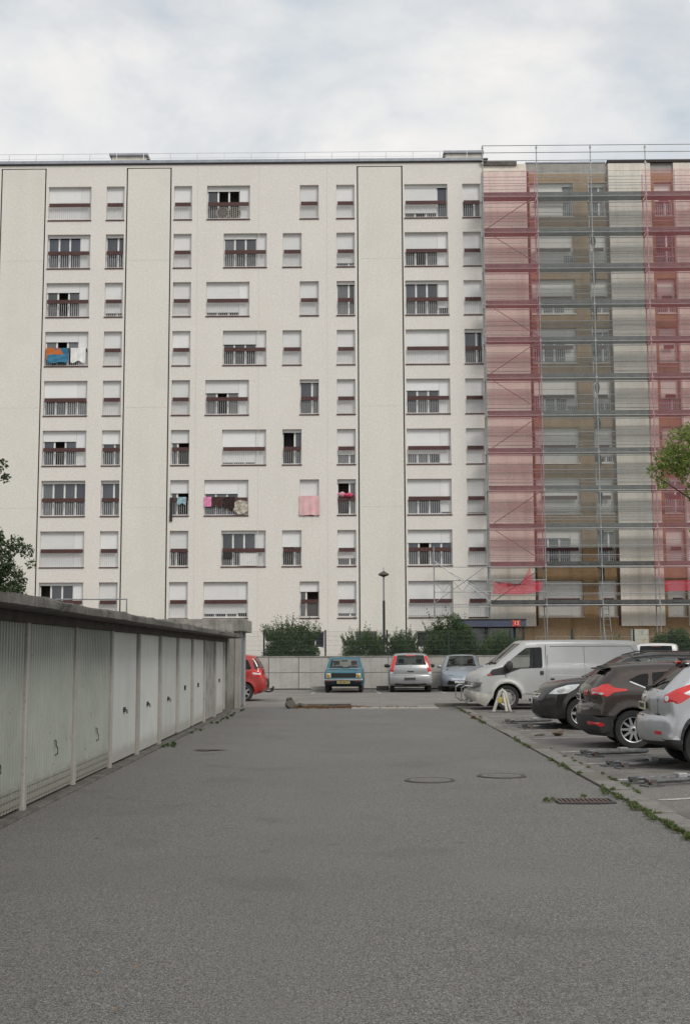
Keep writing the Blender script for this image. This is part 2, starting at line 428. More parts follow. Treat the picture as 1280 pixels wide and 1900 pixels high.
# the lane between garages and parking bays, gently uneven
b = MB()
xs = np.linspace(-3.6, 2.80, 22); ys = np.linspace(-8, 36.0, 90)
def lane_z(x, y): return 0.006 * math.sin(x * 0.9 + 0.4) * math.sin(y * 0.35) - 0.012 * math.exp(-((x - 2.4) / 0.35) ** 2)
for i in range(len(xs) - 1):
    for j in range(len(ys) - 1):
        b.quad(*[(x, y, lane_z(x, y)) for x, y in ((xs[i], ys[j]), (xs[i + 1], ys[j]), (xs[i + 1], ys[j + 1]), (xs[i], ys[j + 1]))])
tag(b.build('road', asphalt, smooth=True), kind='structure')
b = MB(); b.box(3.08, 40, -8, 36.0, -0.02, 0.004)
tag(b.build('parking_area', asphalt_lot), kind='structure')
b = MB(); b.box(-40, -1.95, 36.0, 44.5, -0.025, 0.0)                # gentle ramp up to the rear lane
for k in range(8): b.v[k] = (b.v[k][0], b.v[k][1], (0.04 if b.v[k][1] > 38 else 0.0) if k >= 4 else -0.025)
b.box(-40, -1.95, 44.5, 52.0, -0.02, 0.04); b.box(-1.95, 60, 36.25, 52.0, -0.02, 0.04)
tag(b.build('rear_parking', asphalt_back), kind='structure')
b = MB(); b.box(-60, 60, 52.35, 90, -0.02, 1.1)
tag(b.build('planting_bed', soil), kind='structure')

edging_m = mat('edging', (0.21, 0.198, 0.182), (0.15, 0.141, 0.13), scale=3, rough=.92, bump=.5, bscale=50, speck=[((0.08, 0.075, 0.068), 14, 0.58, 0.6), ((0.3, 0.285, 0.26), 40, 0.57, 0.5)])
# flush border of concrete edging between lane and bays, one stone after the other
edge = thing('edging_strip', None, None); tag(edge, kind='structure'); 
del_keys = [k for k in ('label', 'category') if k in edge]
y = 5.0
k = 0
while y < 35.4:
    L = 0.98
    o = boxpart('edging_stone', edging_m if k % 5 else concrete, edge, 2.815, 3.065, y, y + L, -0.02, 0.0)
    o.location.z += 0.014 + 0.008 * random.random(); o.location.x += random.uniform(-.012, .012)
    o.rotation_euler = (random.uniform(-.004, .004), 0, random.uniform(-.006, .006))
    y += 1.0; k += 1
# far kerb in single stones
kerb = thing('kerb', None, None); tag(kerb, kind='structure')
for (xa, xb) in ((-1.95, -0.2), (2.25, 4.2), (4.2, 16.2)):
    n = max(2, round((xb - xa) / 0.9)); L = (xb - xa) / n
    for i in range(n):
        o = boxpart('kerb_stone', concrete_dark if i % 2 else concrete, kerb, 0, L - 0.018, 0, 0.24, 0, 0.13)
        o.location = (xa + i * L, 36.0 + random.uniform(-.02, .02), -0.04 + random.uniform(-.01, .012))
        o.rotation_euler = (0, random.uniform(-.01, .01), random.uniform(-.012, .012))
b = MB(); b.box(-0.2, 2.25, 34.95, 36.24, -0.02, 0.1)
for k in range(4, 8): b.v[k] = (b.v[k][0], b.v[k][1], 0.02 if b.v[k][1] < 35.5 else 0.044)
b.build('ramp', asphalt_back, kerb)
for k in range(3):
    o = boxpart('sill_stone', concrete_pale, kerb, -0.2 + k * .82, -0.2 + k * .82 + .80, 34.4, 34.94, -.02, 0.035)
    o.rotation_euler = (0, 0, random.uniform(-.01, .01))

b = MB(); n0 = 26; ctr = (-2.45, 20.0, .0105); pts_ = []
for k in range(n0):
    a = 2 * math.pi * k / n0; q = 1 + .28 * math.sin(a * 3 + 1) + .16 * math.sin(a * 7)
    pts_.append((ctr[0] + .24 * q * math.cos(a), ctr[1] + .16 * q * math.sin(a), .0105))
for k in range(n0): b.v += [ctr, pts_[k], pts_[(k + 1) % n0]]; b.f.append((3 * k, 3 * k + 1, 3 * k + 2)); b.m.append(0)
tp = b.build('dark_patch', mat('patch_dark', (.075, .069, .065), (.105, .097, .09), scale=9, rough=.9, bump=.6, bscale=60)); tp.parent = bpy.data.objects['road']  # small dark irregular sheet just above the lane
crm = mat('crack', (.08, .076, .07), rough=.95)
for (p, q, sd) in (((-1.6, 9.4), (-1.0, 9.5), 1), ((.6, 16.6), (2.4, 19.5), 3), ((-1.2, 22), (.9, 23.4), 4), ((-2.9, 13.5), (-1.3, 12.6), 5)):
    rc = random.Random(sd); b = MB(); p, q = Vector((*p, .0)), Vector((*q, .0)); d = (q - p).normalized(); nn = Vector((-d.y, d.x, 0)); n0 = 34; off = 0; L_ = []
    for k in range(n0 + 1):
        off += rc.gauss(0, .012); c0 = p.lerp(q, k / n0) + nn * off; wd = .0045 * (.4 + rc.random()) * min(1, 6 * k / n0 + .1, 6 * (1 - k / n0) + .1)
        z = lane_z(c0.x, c0.y) + .005; L_.append(((c0 + nn * wd).to_2d(), (c0 - nn * wd).to_2d(), z))
    for k in range(n0):
        a, c_ = L_[k], L_[k + 1]; b.quad((*a[0], a[2]), (*c_[0], c_[2]), (*c_[1], c_[2]), (*a[1], a[2]))
    b.build('crack', crm, bpy.data.objects['road'])
# painted bay lines, sheets above the asphalt
lines = thing('parking_lines', None, None); tag(lines, kind='structure')
def line(p, q, wd, z, name='bay_line'):
    p, q = Vector((*p, z)), Vector((*q, z)); d = (q - p).normalized(); nrm = Vector((-d.y, d.x, 0)) * wd / 2
    b = MB(); n = 8
    for i in range(n):
        a, c = p.lerp(q, i / n), p.lerp(q, (i + 1) / n)
        b.quad(a - nrm, c - nrm, c + nrm, a + nrm)
    b.build(name, paint_white, lines)
for (p, q) in (((3.16, 27.2), (9.0, 29.2)), ((3.16, 24.6), (9.0, 26.5)), ((3.16, 22.3), (9.0, 24.3)), ((3.16, 19.3), (9.0, 21.6)),
               ((3.16, 17.25), (9.0, 19.6)), ((3.16, 15.1), (9.0, 17.5)), ((3.16, 13.05), (9.0, 15.4)), ((3.16, 10.9), (9, 13.3)), ((3.16, 30.0), (9.0, 31.6))):
    line(p, q, 0.11, 0.009)
for (p, q) in (((-1.75, 46.2), (-1.75, 48.6)), ((0.85, 46.2), (0.65, 50.8)), ((3.35, 46.2), (3.1, 50.8)), ((5.9, 46.2), (5.6, 50.8))):
    line(p, q, 0.12, 0.045)

# ------------------------------------------------------------------ apartment block
FY = 64.69                      # plane of the facade
FLOOR = 2.75
ROW0 = 25.46                    # sill level of the top row
WH = 1.93
bld = thing('apartment_block', 'long cream apartment block nine storeys high with rows of recessed windows and white shutters', 'building', (0, FY, 0))
X_W1, X_W2, X_W3, X_W4, X_W4b, X_W5, X_W5b, X_W6, X_W7, X_W8 = -17.04, -13.82, -10.07, -8.24, -7.3, -3.1, -4.04, -1.08, 2.68, 5.88
OPEN = []                       # (x, z, w, h, depth)
def zrow(r): return ROW0 - FLOOR * (r - 1)

def pane_obj(win, x0, x1, z0, z1, m, yy=0.295):
    return boxpart('pane', m, win, x0, x1, yy, yy + 0.012, z0, z1)

def window(x, z, wd, bays, left, right=None, old=False, curtain=0.3, dark=(), label=None, nosh=False, board=True, rail=None):
    """one recessed window: frame, panes, roller shutters let down to a height, bars, brown board and sill.
       bays: bay widths; left/right: share of the opening that the shutter leaves free"""
    h = WH
    f = MB()
    fy0, fy1 = 0.27, 0.33
    f.box(0, wd, fy0, fy1, 0, 0.09); f.box(0, wd, fy0, fy1, h - 0.07, h)
    xs = [0]
    for q in bays: xs.append(xs[-1] + q)
    for i, q in enumerate(xs):
        wv = 0.05 if i in (0, len(xs) - 1) else 0.09
        x0 = 0 if i == 0 else (wd - wv if i == len(xs) - 1 else q - wv / 2)
        f.box(x0, x0 + wv, fy0 + 0.001, fy1 - 0.001, 0.09, h - 0.07)
    # shallow dark room behind the frame
    f.quad((0, 1.4, 0), (wd, 1.4, 0), (wd, 1.4, h), (0, 1.4, h), 1)
    f.quad((0, fy1, 0), (0, 1.4, 0), (0, 1.4, h), (0, fy1, h), 1); f.quad((wd, fy1, 0), (wd, 1.4, 0), (wd, 1.4, h), (wd, fy1, h), 1)
    f.quad((0, fy1, 0), (wd, fy1, 0), (wd, 1.4, 0), (0, 1.4, 0), 1); f.quad((0, fy1, h), (wd, fy1, h), (wd, 1.4, h), (0, 1.4, h), 1)
    win = f.build('window', [white_pvc, room_wall], bld, (x, 0, z))
    if label: win['label'] = label
    nb = len(bays)
    for i in range(nb):
        fr = left if (right is None or i < nb - 1) else right
        if fr > 0.06 and i not in dark:
            m = pane_net if random.random() < curtain else pane_dark
            pane_obj(win, xs[i] + 0.045, xs[i + 1] - 0.045, 0.09, h - 0.07, m)
    sm = shutter_b if old else shutter_w
    if not nosh:
        def sh(x0, x1, fr):
            if fr < 0.97: boxpart('shutter', sm, win, x0, x1, 0.20, 0.23, h * fr if fr > 0.015 else 0.012, h - 0.003)
        if right is None: sh(0.004, wd - 0.004, left)
        else:
            sh(0.004, xs[-2] - 0.004, left); sh(xs[-2] + 0.004, wd - 0.004, right)
        if left > .9 or (right is not None and right > .9):
            boxpart('shutter_box', sm, win, 0.006, wd - 0.006, 0.17, 0.198, h - 0.16, h - 0.002)
    r = MB()                                            # bars under the board
    nbar = int(wd / 0.115)
    for i in range(nbar + 1):
        xx = 0.05 + (wd - 0.1) * i / nbar
        r.box(xx - 0.009, xx + 0.009, 0.03, 0.048, 0.05, 0.79)
    r.box(0.02, wd - 0.02, 0.028, 0.05, 0.035, 0.058)
    key = ('railing', round(wd, 2))
    if key not in BOXES: BOXES[key] = r.mesh('railing', bar_grey)
    link('railing', BOXES[key], win)
    bm_ = rail_brown
    if board: boxpart('handrail', bm_, win, 0.06 if not old else 0.25, wd - 0.06 if not old else wd - 0.2, -0.01, 0.026, 0.76, 0.97)
    boxpart('sill', sill_brown if not old else render_old, win, -0.02, wd + 0.02, -0.045, 0.268, -0.055, -0.001)
    OPEN.append((x, z, wd, h))
    return win
B4 = [0.6, 0.6, 0.6, 0.58]      # big window, 2.38 wide
B2 = [0.66, 0.34]               # narrow window, 1.0 wide
W1 = [(0, 0), (.93, 0), (.74, 0), (.72, 0), (.44, .44), (.70, 0), (.98, .98), (0, 0), (.98, 0)]
W2 = [0, .92, .13, 0, 0, .62, .98, 0, 0]
W3 = [.03, 0, 0, 0, .05, .64, .64, .46, 0]
W4 = [(.86, 0), (.86, 0), (.13, 0), (.62, 0), (.64, 0), (.08, 0), (.62, 0), (.98, 0), (.12, .14)]
W5 = [.04, 0, .05, 0, .92, .98, 0, .54, .72]
W6 = [0, .13, .92, 0, .05, .28, .9, .22, .12]
W7 = [(.17, .98), (.44, 0), (.92, .22), (0, 0), (.68, 0), (.29, 0), (.42, .08), (.64, .64), (.05, 0)]
W8 = [.48, 0, 0, .98, 0, 0, .06, 0, 0]
for r in range(1, 10):
    z = zrow(r); i = r - 1
    window(X_W1, z, 2.38, B4, *W1[i], dark=((1,) if r in (3, 6, 4) else ((0,) if r == 9 else ())))
    window(X_W2, z, 1.0, B2, W2[i])
    window(X_W3, z, 1.0, B2[::-1], W3[i], dark=((1,) if r in (6, 7, 8) else ()))
    window(X_W4 if r % 2 else X_W4b, z, 2.38, B4, *W4[i], dark=((1, 2) if r == 1 else ((1,) if r == 5 else ())),
           label='window with the wide dark opening behind its board' if r == 1 else None)
    window(X_W5 if r % 2 else X_W5b, z, 1.04, B2 if r != 9 else B2[::-1], W5[i], dark=((0,) if r in (6, 8) else ((1,) if r == 9 else ())),
           label='narrow window wide open onto a black room' if r == 6 else None)
    window(X_W6, z, 1.0, B2, W6[i], dark=((0,) if r == 7 else ()))
    window(X_W7, z, 2.38, B4, *W7[i], dark=((1,) if r in (1, 2, 8) else ()))
    window(X_W8, z, 1.0, B2, W8[i])
# the unrenovated bay behind the scaffolding
W9 = [(0, .95), (0, .3), (.45, 0), (.7, 0), (.5, .2), (0, 0), (.05, 0), (.75, 0), (.04, 0)]
W10 = [.9, 0, .5, .9, .3, .2, 0, .95, 0]
W11 = [.45, .9, .3, 0, .4, 0, .9, 0, 0]
for r in range(1, 10):
    z = zrow(r); i = r - 1
    window(9.6, z, 2.38, B4, *W9[i], old=True)
    window(12.78, z, 1.0, B2, W10[i], old=True)
    window(16.44, z, 1.0, B2, W11[i], old=True)
    window(19.3, z, 2.38, B4, 0, 0, old=True)
# low windows of the ground floor
for (x, wd) in ((-0.15, 1.15), (-2.75, 0.95), (3.1, 1.2)):
    f = MB(); f.box(0, wd, .27, .32, 0, .06); f.box(0, wd, .27, .32, .82, .88)
    for xx in (0, wd / 2 - .03, wd - .05): f.box(xx, xx + .05, .271, .319, .06, .82)
    win = f.build('window', [white_pvc], bld, (x, 0, 1.85))
    pane_obj(win, .03, wd - .03, .05, .84, pane_dark); OPEN.append((x, 1.85, wd, .88))

def wall_mesh(x0, x1, z0, z1, opens, mi_of, depth=0.34, yy=0.0):
    b = MB()
    xs = sorted({x0, x1} | {o[0] for o in opens} | {o[0] + o[2] for o in opens})
    zs = sorted({z0, z1} | {o[1] for o in opens} | {o[1] + o[3] for o in opens})
    xs = [x for x in xs if x0 - 1e-6 <= x <= x1 + 1e-6]; zs = [z for z in zs if z0 - 1e-6 <= z <= z1 + 1e-6]
    for i in range(len(xs) - 1):
        for j in range(len(zs) - 1):
            cx, cz = (xs[i] + xs[i + 1]) / 2, (zs[j] + zs[j + 1]) / 2
            if any(o[0] < cx < o[0] + o[2] and o[1] < cz < o[1] + o[3] for o in opens): continue
            b.quad((xs[i], yy, zs[j]), (xs[i + 1], yy, zs[j]), (xs[i + 1], yy, zs[j + 1]), (xs[i], yy, zs[j + 1]), mi_of(cx, cz))
    for o in opens:
        xa, za, xb, zb = o[0], o[1], o[0] + o[2], o[1] + o[3]
        dp = o[4] if len(o) > 4 else depth
        mi = mi_of((xa + xb) / 2, zb + .1)
        b.quad((xa, yy, za), (xa, yy + dp, za), (xa, yy + dp, zb), (xa, yy, zb), mi); b.quad((xb, yy, za), (xb, yy, zb), (xb, yy + dp, zb), (xb, yy + dp, za), mi)
        b.quad((xa, yy, za), (xb, yy, za), (xb, yy + dp, za), (xa, yy + dp, za), mi); b.quad((xa, yy, zb), (xa, yy + dp, zb), (xb, yy + dp, zb), (xb, yy, zb), mi)
    return b
STR = [(-19.66, -17.22), (-12.68, -10.25), (0.09, 2.55)]
G = 0.075
grooves = []
for (a, c) in STR:
    grooves += [(a - G / 2, 2.2, G, 28.40 - 2.2, 0.05), (c - G / 2, 2.2, G, 28.40 - 2.2, 0.05), (a - G / 2, 28.40, c - a + G, G * .7, 0.05)]
XSPLIT = 6.93
new_open = [o for o in OPEN if o[0] < XSPLIT] + grooves
def mi_new(x, z): return 1 if any(a < x < c for a, c in STR) and z < 28.4 else 0
wall_mesh(-26, XSPLIT, 0, 28.62, new_open, mi_new).build('wall', [render_cream, render_strip], bld)
b = MB()
for g in grooves: b.quad((g[0], .05, g[1]), (g[0] + g[2], .05, g[1]), (g[0] + g[2], .05, g[1] + g[3]), (g[0], .05, g[1] + g[3]))
b.build('expansion_joint', joint_dark, bld)
old_open = [o for o in OPEN if o[0] >= XSPLIT]
def mi_old(x, z):
    if z < 2.95: return 1
    if z > 27.9 and (9.4 < x < 13.9 or x > 16.2): return 2
    if 9.43 < x < 13.92 or 16.26 < x < 17.5: return 1
    return 0
oo = sorted(old_open)
# extra cuts so that the colour fields end on edges
extra = [(9.43, 0.1, 0.0, 0.0), (13.92, 2.95, 0.0, 0.0), (16.26, 27.9, 0.0, 0.0), (17.5, 2.95, 0.0, 0.0)]
wm = wall_mesh(XSPLIT, 30, 0, 28.5, oo + extra, mi_old)
wm.build('old_wall', [render_old, ochre, concrete_pale], bld)['label'] = 'unrenovated wall in ochre and cream behind the scaffolding'
# proud pale piers of the old wall (0.12 m)
for (a, c) in ((7.0, 9.42), (13.93, 16.25), (17.52, 19.1)):
    boxpart('pier', render_old, bld, a, c, -0.12, -0.004, 2.95, 28.1 if a < 8 else 28.46)
jm = mat('joint_faint', (.68, .645, .59), rough=.9)
for x in (-1.6, -5.35, -8.75): boxpart('panel_joint', jm, bld, x - .012, x + .012, -.004, -.001, 2.3, 28.5)
for (a, c) in STR:
    for z in (9.4, 14.9, 23.15): boxpart('panel_joint', jm, bld, a + .1, c - .1, -.004, -.001, z - .012, z + .012)
# gutter pipes on the old wall
for x in (13.86, 9.5, 17.6):
    b = MB(); b.tube([(x, -0.13 if x > 17.5 else -0.06, 3), (x, -0.13 if x > 17.5 else -0.06, 28)], 0.045, 8)
    b.build('downpipe', white_pvc if x > 17.5 else mat('pipe_brown', (0.09, 0.04, 0.03), rough=.6), bld)
# roof, coping, back
b = MB(); b.box(-26, 30, 1.5, 12, 0, 28.48); b.build('core', room_wall, bld)
b = MB(); b.box(-26, 6.96, -0.09, 0.5, 28.63, 28.70, 0); b.box(-26, 6.96, -0.09, 0.45, 28.702, 28.86, 1)
b.build('coping', [joint_dark, coping], bld)
b = MB(); b.box(13.9, 30, -0.16, 0.4, 28.48, 28.64); b.build('coping', joint_dark, bld)
b = MB(); b.box(6.98, 8.9, -0.12, 0.4, 28.4, 28.62, 0); b.box(9.4, 13.8, -0.03, 0.4, 28.52, 28.6, 1); b.box(6.98, 7.3, -.3, .2, 28.66, 28.74, 0)
b.build('coping', [concrete_dark, coping], bld)['label'] = 'torn old coping being replaced'
for (xa, xb) in ((-14.1, -11.95), (5.05, 7.3)):
    b = MB(); b.box(xa + .1, xb - .1, 2.1, 4.2, 28.49, 30.02, 0); b.box(xa - .03, xb + .03, 1.95, 4.35, 30.02, 30.16, 1)
    b.build('roof_housing', [render_old, coping], bld)
b = MB()                                            # thin safety rail along the roof edge
for i in range(24):
    x = -25.4 + i * 1.505
    if x < 6.8: b.box(x - .02, x + .02, .3, .34, 28.87, 29.42)
b.tube([(-26, .32, 29.42), (6.9, .32, 29.42)], .014, 6); b.tube([(-26, .32, 29.14), (6.9, .32, 29.14)], .008, 6)
b.build('roof_railing', mat('white_rail', (.72, .73, .74), rough=.5), bld)
# entrance with canopy
b = MB(); b.box(5.15, 8.5, -0.03, -0.012, 0, 2.9); b.build('entrance_door', pane_dark, bld)
b = MB(); b.box(5.0, 8.62, -2.0, -0.02, 2.9, 3.24, 0); b.box(4.97, 8.65, -2.03, -0.02, 3.24, 3.30, 1)
can = b.build('entrance_canopy', [mat('canopy_blue', (.07, .085, .135), (.05, .062, .1), rough=.6, scale=3), black_mt], bld)
b = MB(); b.box(7.92, 8.32, -2.02, -2.001, 2.91, 3.23); sg = b.build('number_sign', mat('sign_red', (.62, .035, .02), rough=.5), can)
b = MB(); b.box(8.44, 8.56, -1.9, -1.78, 0, 2.9); b.build('canopy_post', black_mt, can)
def text(s, size, name, m, parent, loc, rot):
    cu = bpy.data.curves.new(name, 'FONT'); cu.body = s; cu.size = size; cu.extrude = .004; cu.align_x = 'CENTER'; cu.align_y = 'CENTER'
    o = bpy.data.objects.new(name, cu); COL.objects.link(o)
    dg = bpy.context.evaluated_depsgraph_get(); me = bpy.data.meshes.new_from_object(o.evaluated_get(dg))
    bpy.data.objects.remove(o)
    me.materials.clear(); me.materials.append(m)
    o = link(name, me, parent, loc); o.rotation_euler = rot
    return o
text('13', .27, 'house_number', white_pvc, can, (8.12, -2.03, 3.07), (R(90), 0, 0))
b = MB()
for x in (7.95, 8.29):
    for z in (2.94, 3.2): b.box(x - .025, x + .025, -2.026, -2.0215, z - .025, z + .025)
b.build('sign_corner', plate_y, can)

# ------------------------------------------------------------------ laundry on the window rails
def cloth(name, label, cat, x0, x1, ztop, zbot, m, y=-0.05, wav=.03, n=14, hang=.0, round_=False, group='laundry hung over the window rails', topf=.14):
    b = MB(); nx, nz = n, 10
    P = {}
    for i in range(nx + 1):
        for j in range(nz + 1):
            u, v = i / nx, j / nz
            x = x0 + (x1 - x0) * u
            z = ztop + (zbot - ztop) * v + (hang * math.sin(u * 9 + x0) * v)
            if round_:
                a = math.sqrt(max(0, 1 - (2 * v - 1) ** 2)); x = (x0 + x1) / 2 + (x1 - x0) / 2 * (2 * u - 1) * max(a, .05)
            yy = y - wav * (math.sin(u * 17 + x0 * 3) * .5 + .5) * (.3 + v) - .012 * math.sin(v * 9 + u * 7)
            P[i, j] = (x, FY + yy, z)
    for i in range(nx):
        for j in range(nz): b.quad(P[i, j], P[i, j + 1], P[i + 1, j + 1], P[i + 1, j])
    if not round_:
        for i in range(nx):                          # the part folded back over the rail
            a, c = P[i, 0], P[i + 1, 0]
            b.quad(a, c, (c[0], FY + .09, c[2]), (a[0], FY + .09, a[2])); b.quad((a[0], FY + .09, a[2]), (c[0], FY + .09, c[2]), (c[0], FY + .1, c[2] - topf), (a[0], FY + .1, a[2] - topf))
    o = b.build(name, m, smooth=True, angle=80)
    return tag(o, label, cat, group)
m_or = mat('towel_orange_blue', (.5, .14, .035), (.03, .14, .24), scale=1.1, rough=.9, lo=.48, hi=.52, detail=1)
m_bl = mat('towel_blue', (.03, .16, .28), (.05, .2, .32), rough=.9)
z4 = zrow(4)
cloth('towel', 'orange and blue towel over the fourth window rail from the top at far left', 'towel', -16.95, -15.72, z4 + 1.0, z4 + .32, m_or, hang=.03, y=-.06)
cloth('towel', 'plain blue towel hanging lower under the orange one', 'towel', -16.85, -15.75, z4 + .62, z4 + .17, m_bl, hang=.03, y=-.13)
cloth('sheet', 'white sheet hung on the rail right of the orange and blue towel', 'sheet', -15.6, -14.78, z4 + 1.0, z4 + .22, white_pvc, hang=.07)
z7 = zrow(7)
cloth('towel', 'pale blue cloth over the narrow window rail left of the pink towel', 'towel', -9.68, -9.2, z7 + 1.0, z7 + .62, mat('cloth_palebl', (.3, .45, .5), rough=.9), hang=.05)
cloth('trousers', 'long black cloth hanging down past the sill of a narrow window', 'cloth', -10.08, -9.93, z7 + .98, z7 - .32, ink, n=6, wav=.02)
cloth('towel', 'small bright pink towel beside the brown blankets', 'towel', -8.22, -7.84, z7 + 1.0, z7 + .47, mat('cloth_pink', (.68, .2, .4), (.7, .3, .45), scale=9, rough=.9))
cloth('blanket', 'brown blanket next to the pink towel', 'blanket', -7.8, -7.2, z7 + 1.0, z7 + .48, mat('cloth_brown', (.07, .035, .03), (.045, .025, .022), rough=.95), hang=.05)
cloth('blanket', 'nearly black blanket between brown blanket and round cream cloth', 'blanket', -7.15, -6.6, z7 + 1.0, z7 + .34, mat('cloth_dark', (.035, .018, .02), rough=.95), hang=.05)
cloth('tablecloth', 'round cream patterned cloth hanging under a window board', 'cloth', -6.68, -5.86, z7 + .84, z7 + .02, mat('cloth_cream', (.55, .51, .44), (.3, .26, .2), scale=6, rough=.9, lo=.42, hi=.6), round_=True, y=-.05)
cloth('quilt', 'pale pink quilt covering the lower half of a narrow window', 'quilt', -3.1, -2.06, z7 + 1.03, z7 - .02, mat('cloth_quilt', (.72, .38, .4), (.68, .48, .47), scale=4, rough=.9), wav=.05, hang=.02, n=24)
def bundle(label, x, z, s, m, name='bedding'):
    b = MB(); prof = [(.02, -.5), (.6, -.42), (.95, -.1), (.9, .2), (.5, .45), (.02, .5)]
    b.lathe([(r * s[0], h * s[2]) for r, h in prof], 'Z', 14)
    b.v = [(p[0] * (1 + .25 * math.sin(p[2] * 30 + p[1] * 20)) + x, FY + .0 + p[1] * s[1] / s[0] * (1 + .3 * math.sin(p[0] * 23)), p[2] * (1 + .2 * math.sin(p[0] * 17)) + z) for p in b.v]
    return tag(b.build(name, m, smooth=True, angle=70), label, 'bedding', 'laundry hung over the window rails')
bundle('crimson bundle of bedding on a window rail', -.5, z7 + 1.06, (.28, .16, .24), mat('cloth_crimson', (.5, .03, .1), (.6, .12, .2), scale=8, rough=.9))
bundle('pale pink bundle of bedding left of the crimson one', -.86, z7 + 1.1, (.2, .15, .28), mat('cloth_rose', (.66, .35, .4), (.6, .2, .28), scale=8, rough=.9))
def basket(label, x):
    b = MB(); z = zrow(1) + .4
    b.lathe([(.30, .09), (.36, .12), (.37, .16), (.31, .15), (.30, .09)], 'Y', 24, 0); b.lathe([(.3, .1), (.2, .13), (.01, .14)], 'Y', 24, 1)
    for k in range(10):
        a = k * math.pi / 5; b.tube([(.05 * math.cos(a), .1, .05 * math.sin(a)), (.31 * math.cos(a), .09, .31 * math.sin(a))], .012, 4, 0)
    tag(b.build('basket', [mat('wicker', (.45, .4, .33), (.25, .2, .15), scale=12, rough=.9), joint_dark], loc=(x, FY, z), smooth=True), label, 'basket', 'round baskets behind the top floor rail')
basket('left of two round baskets behind the rail of the top floor window', -7.38); basket('right of two round baskets behind the rail of the top floor window', -6.72)
b = MB(); b.box(0, .95, 0, .03, 0, .68); tag(b.build('screen_panel', white_pvc, loc=(-6.3, FY + .055, zrow(8) + .06)), 'white panel standing behind a second floor rail', 'panel')
b = MB(); b.box(0, .5, 0, .03, 0, .38); tag(b.build('cloth', ink, loc=(-7.2, FY - .03, zrow(8) + .42)), 'short black cloth under the board left of the white panel', 'cloth', 'laundry hung over the window rails')

# ------------------------------------------------------------------ scaffolding
sc = thing('scaffold', 'tall galvanised tube scaffolding along the right part of the block', 'scaffolding', (0, 63.3, 0))
SX = [6.88, 9.80, 12.72, 15.68, 18.62, 21.55]
LIFT = [4.12 + 2.005 * i for i in range(12)]
for i, x in enumerate(SX):
    for yy in (0.0, 0.85):
        b = MB(); b.tube([(x, yy, 1.1), (x, yy, 28.98 if yy == 0 else 27.6)], 0.03, 6)
        for z in LIFT + [28.0, 28.9]:
            if z < 28.95 and (yy == 0 or z < 27.5): b.box(x - .05, x + .05, yy - .05, yy + .05, z - .09, z - .02)
        b.build('standard', galv, sc)
for k, z in enumerate(LIFT):
    for i in range(len(SX) - 1):
        xa, xb = SX[i] + .035, SX[i + 1] - .035
        boxpart('deck', deck_m, sc, xa, xb, .06, .78, z - .06, z)
        boxpart('toe_board', deck_m, sc, xa, xb, .028, .052, z + .004, z + .17)
    r = MB()
    for h in (.5, 1.0):
        r.tube([(SX[0], -.04, z + h), (SX[-1], -.04, z + h)], .018, 5)
    for h in (.45, .98): r.tube([(SX[0], .82, z + h), (SX[-1], .82, z + h)], .015, 5)
    r.tube([(SX[0], -.035, z - .1), (SX[-1], -.035, z - .1)], .026, 6); r.tube([(SX[0], .885, z - .1), (SX[-1], .885, z - .1)], .026, 6)
    r.build('guard_rail', galv, sc)
    for x in SX:
        b = MB(); b.tube([(x, -.04, z - .17), (x, .9, z - .17)], .024, 6); b.build('transom', galv, sc)
r = MB()
for z in (28.1, 28.55, 28.95): r.tube([(SX[0], -.035, z), (SX[-1], -.035, z)], .02, 6)
r.build('guard_rail', galv, sc)
for k in range(11):
    if k in (3, 8): continue
    b = MB(); z0, z1 = LIFT[k], LIFT[k + 1] - .1
    if k % 2: b.tube([(SX[0] + .3, -.07, z1 - .1), (SX[1], -.07, z0 + .1)], .02, 5)
    else: b.tube([(SX[0], -.07, z0), (SX[1] - .1, -.07, z1)], .022, 5)
    b.build('brace', mat('brace_steel', (.13, .13, .13), rough=.5, metal=.3), sc)
# side wing over the entrance: standard, girder and braces
b = MB(); b.tube([(3.97, 0, 3.35), (3.97, 0, 7.1)], .03, 6); b.tube([(4.03, .85, 3.35), (4.03, .85, 6.1)], .03, 6); b.build('standard', galv, sc)
b = MB()
for z in (4.72, 5.32): b.tube([(3.97, -.05, z), (SX[1], -.05, z)], .024, 6)
n = 12
for i in range(n):
    xa, xb = 3.97 + (SX[1] - 3.97) * i / n, 3.97 + (SX[1] - 3.97) * (i + 1) / n
    b.tube([(xa, -.05, 4.72 if i % 2 else 5.32), (xb, -.05, 5.32 if i % 2 else 4.72)], .014, 5)
b.build('lattice_girder', galv, sc)
for (p, q) in (((3.97, -.1, 6.35), (6.88, -.1, 4.2)), ((3.97, -.12, 4.15), (6.88, -.12, 6.2)), ((4.1, .8, 6.3), (6.88, .8, 4.6))):
    b = MB(); b.tube([p, q], .022, 6); b.build('brace', galv, sc)
b = MB()
for z in (3.95, 6.02): b.tube([(3.97, -.03, z), (6.88, -.03, z)], .022, 6)
b.tube([(3.97, .85, 4.1), (6.88, .85, 4.1)], .022, 6); b.build('ledger', galv, sc)
# ladder up to the first deck, couplings
b = MB(); b.tube([(12.95, .3, 1.2), (12.75, .6, 4.1)], .02, 5); b.tube([(13.3, .3, 1.2), (13.1, .6, 4.1)], .02, 5)
for i in range(10):
    t = i / 10; b.tube([(12.95 - .2 * t, .3 + .3 * t, 1.3 + 2.8 * t), (13.3 - .2 * t, .3 + .3 * t, 1.3 + 2.8 * t)], .014, 4)
b.build('ladder', galv, sc)

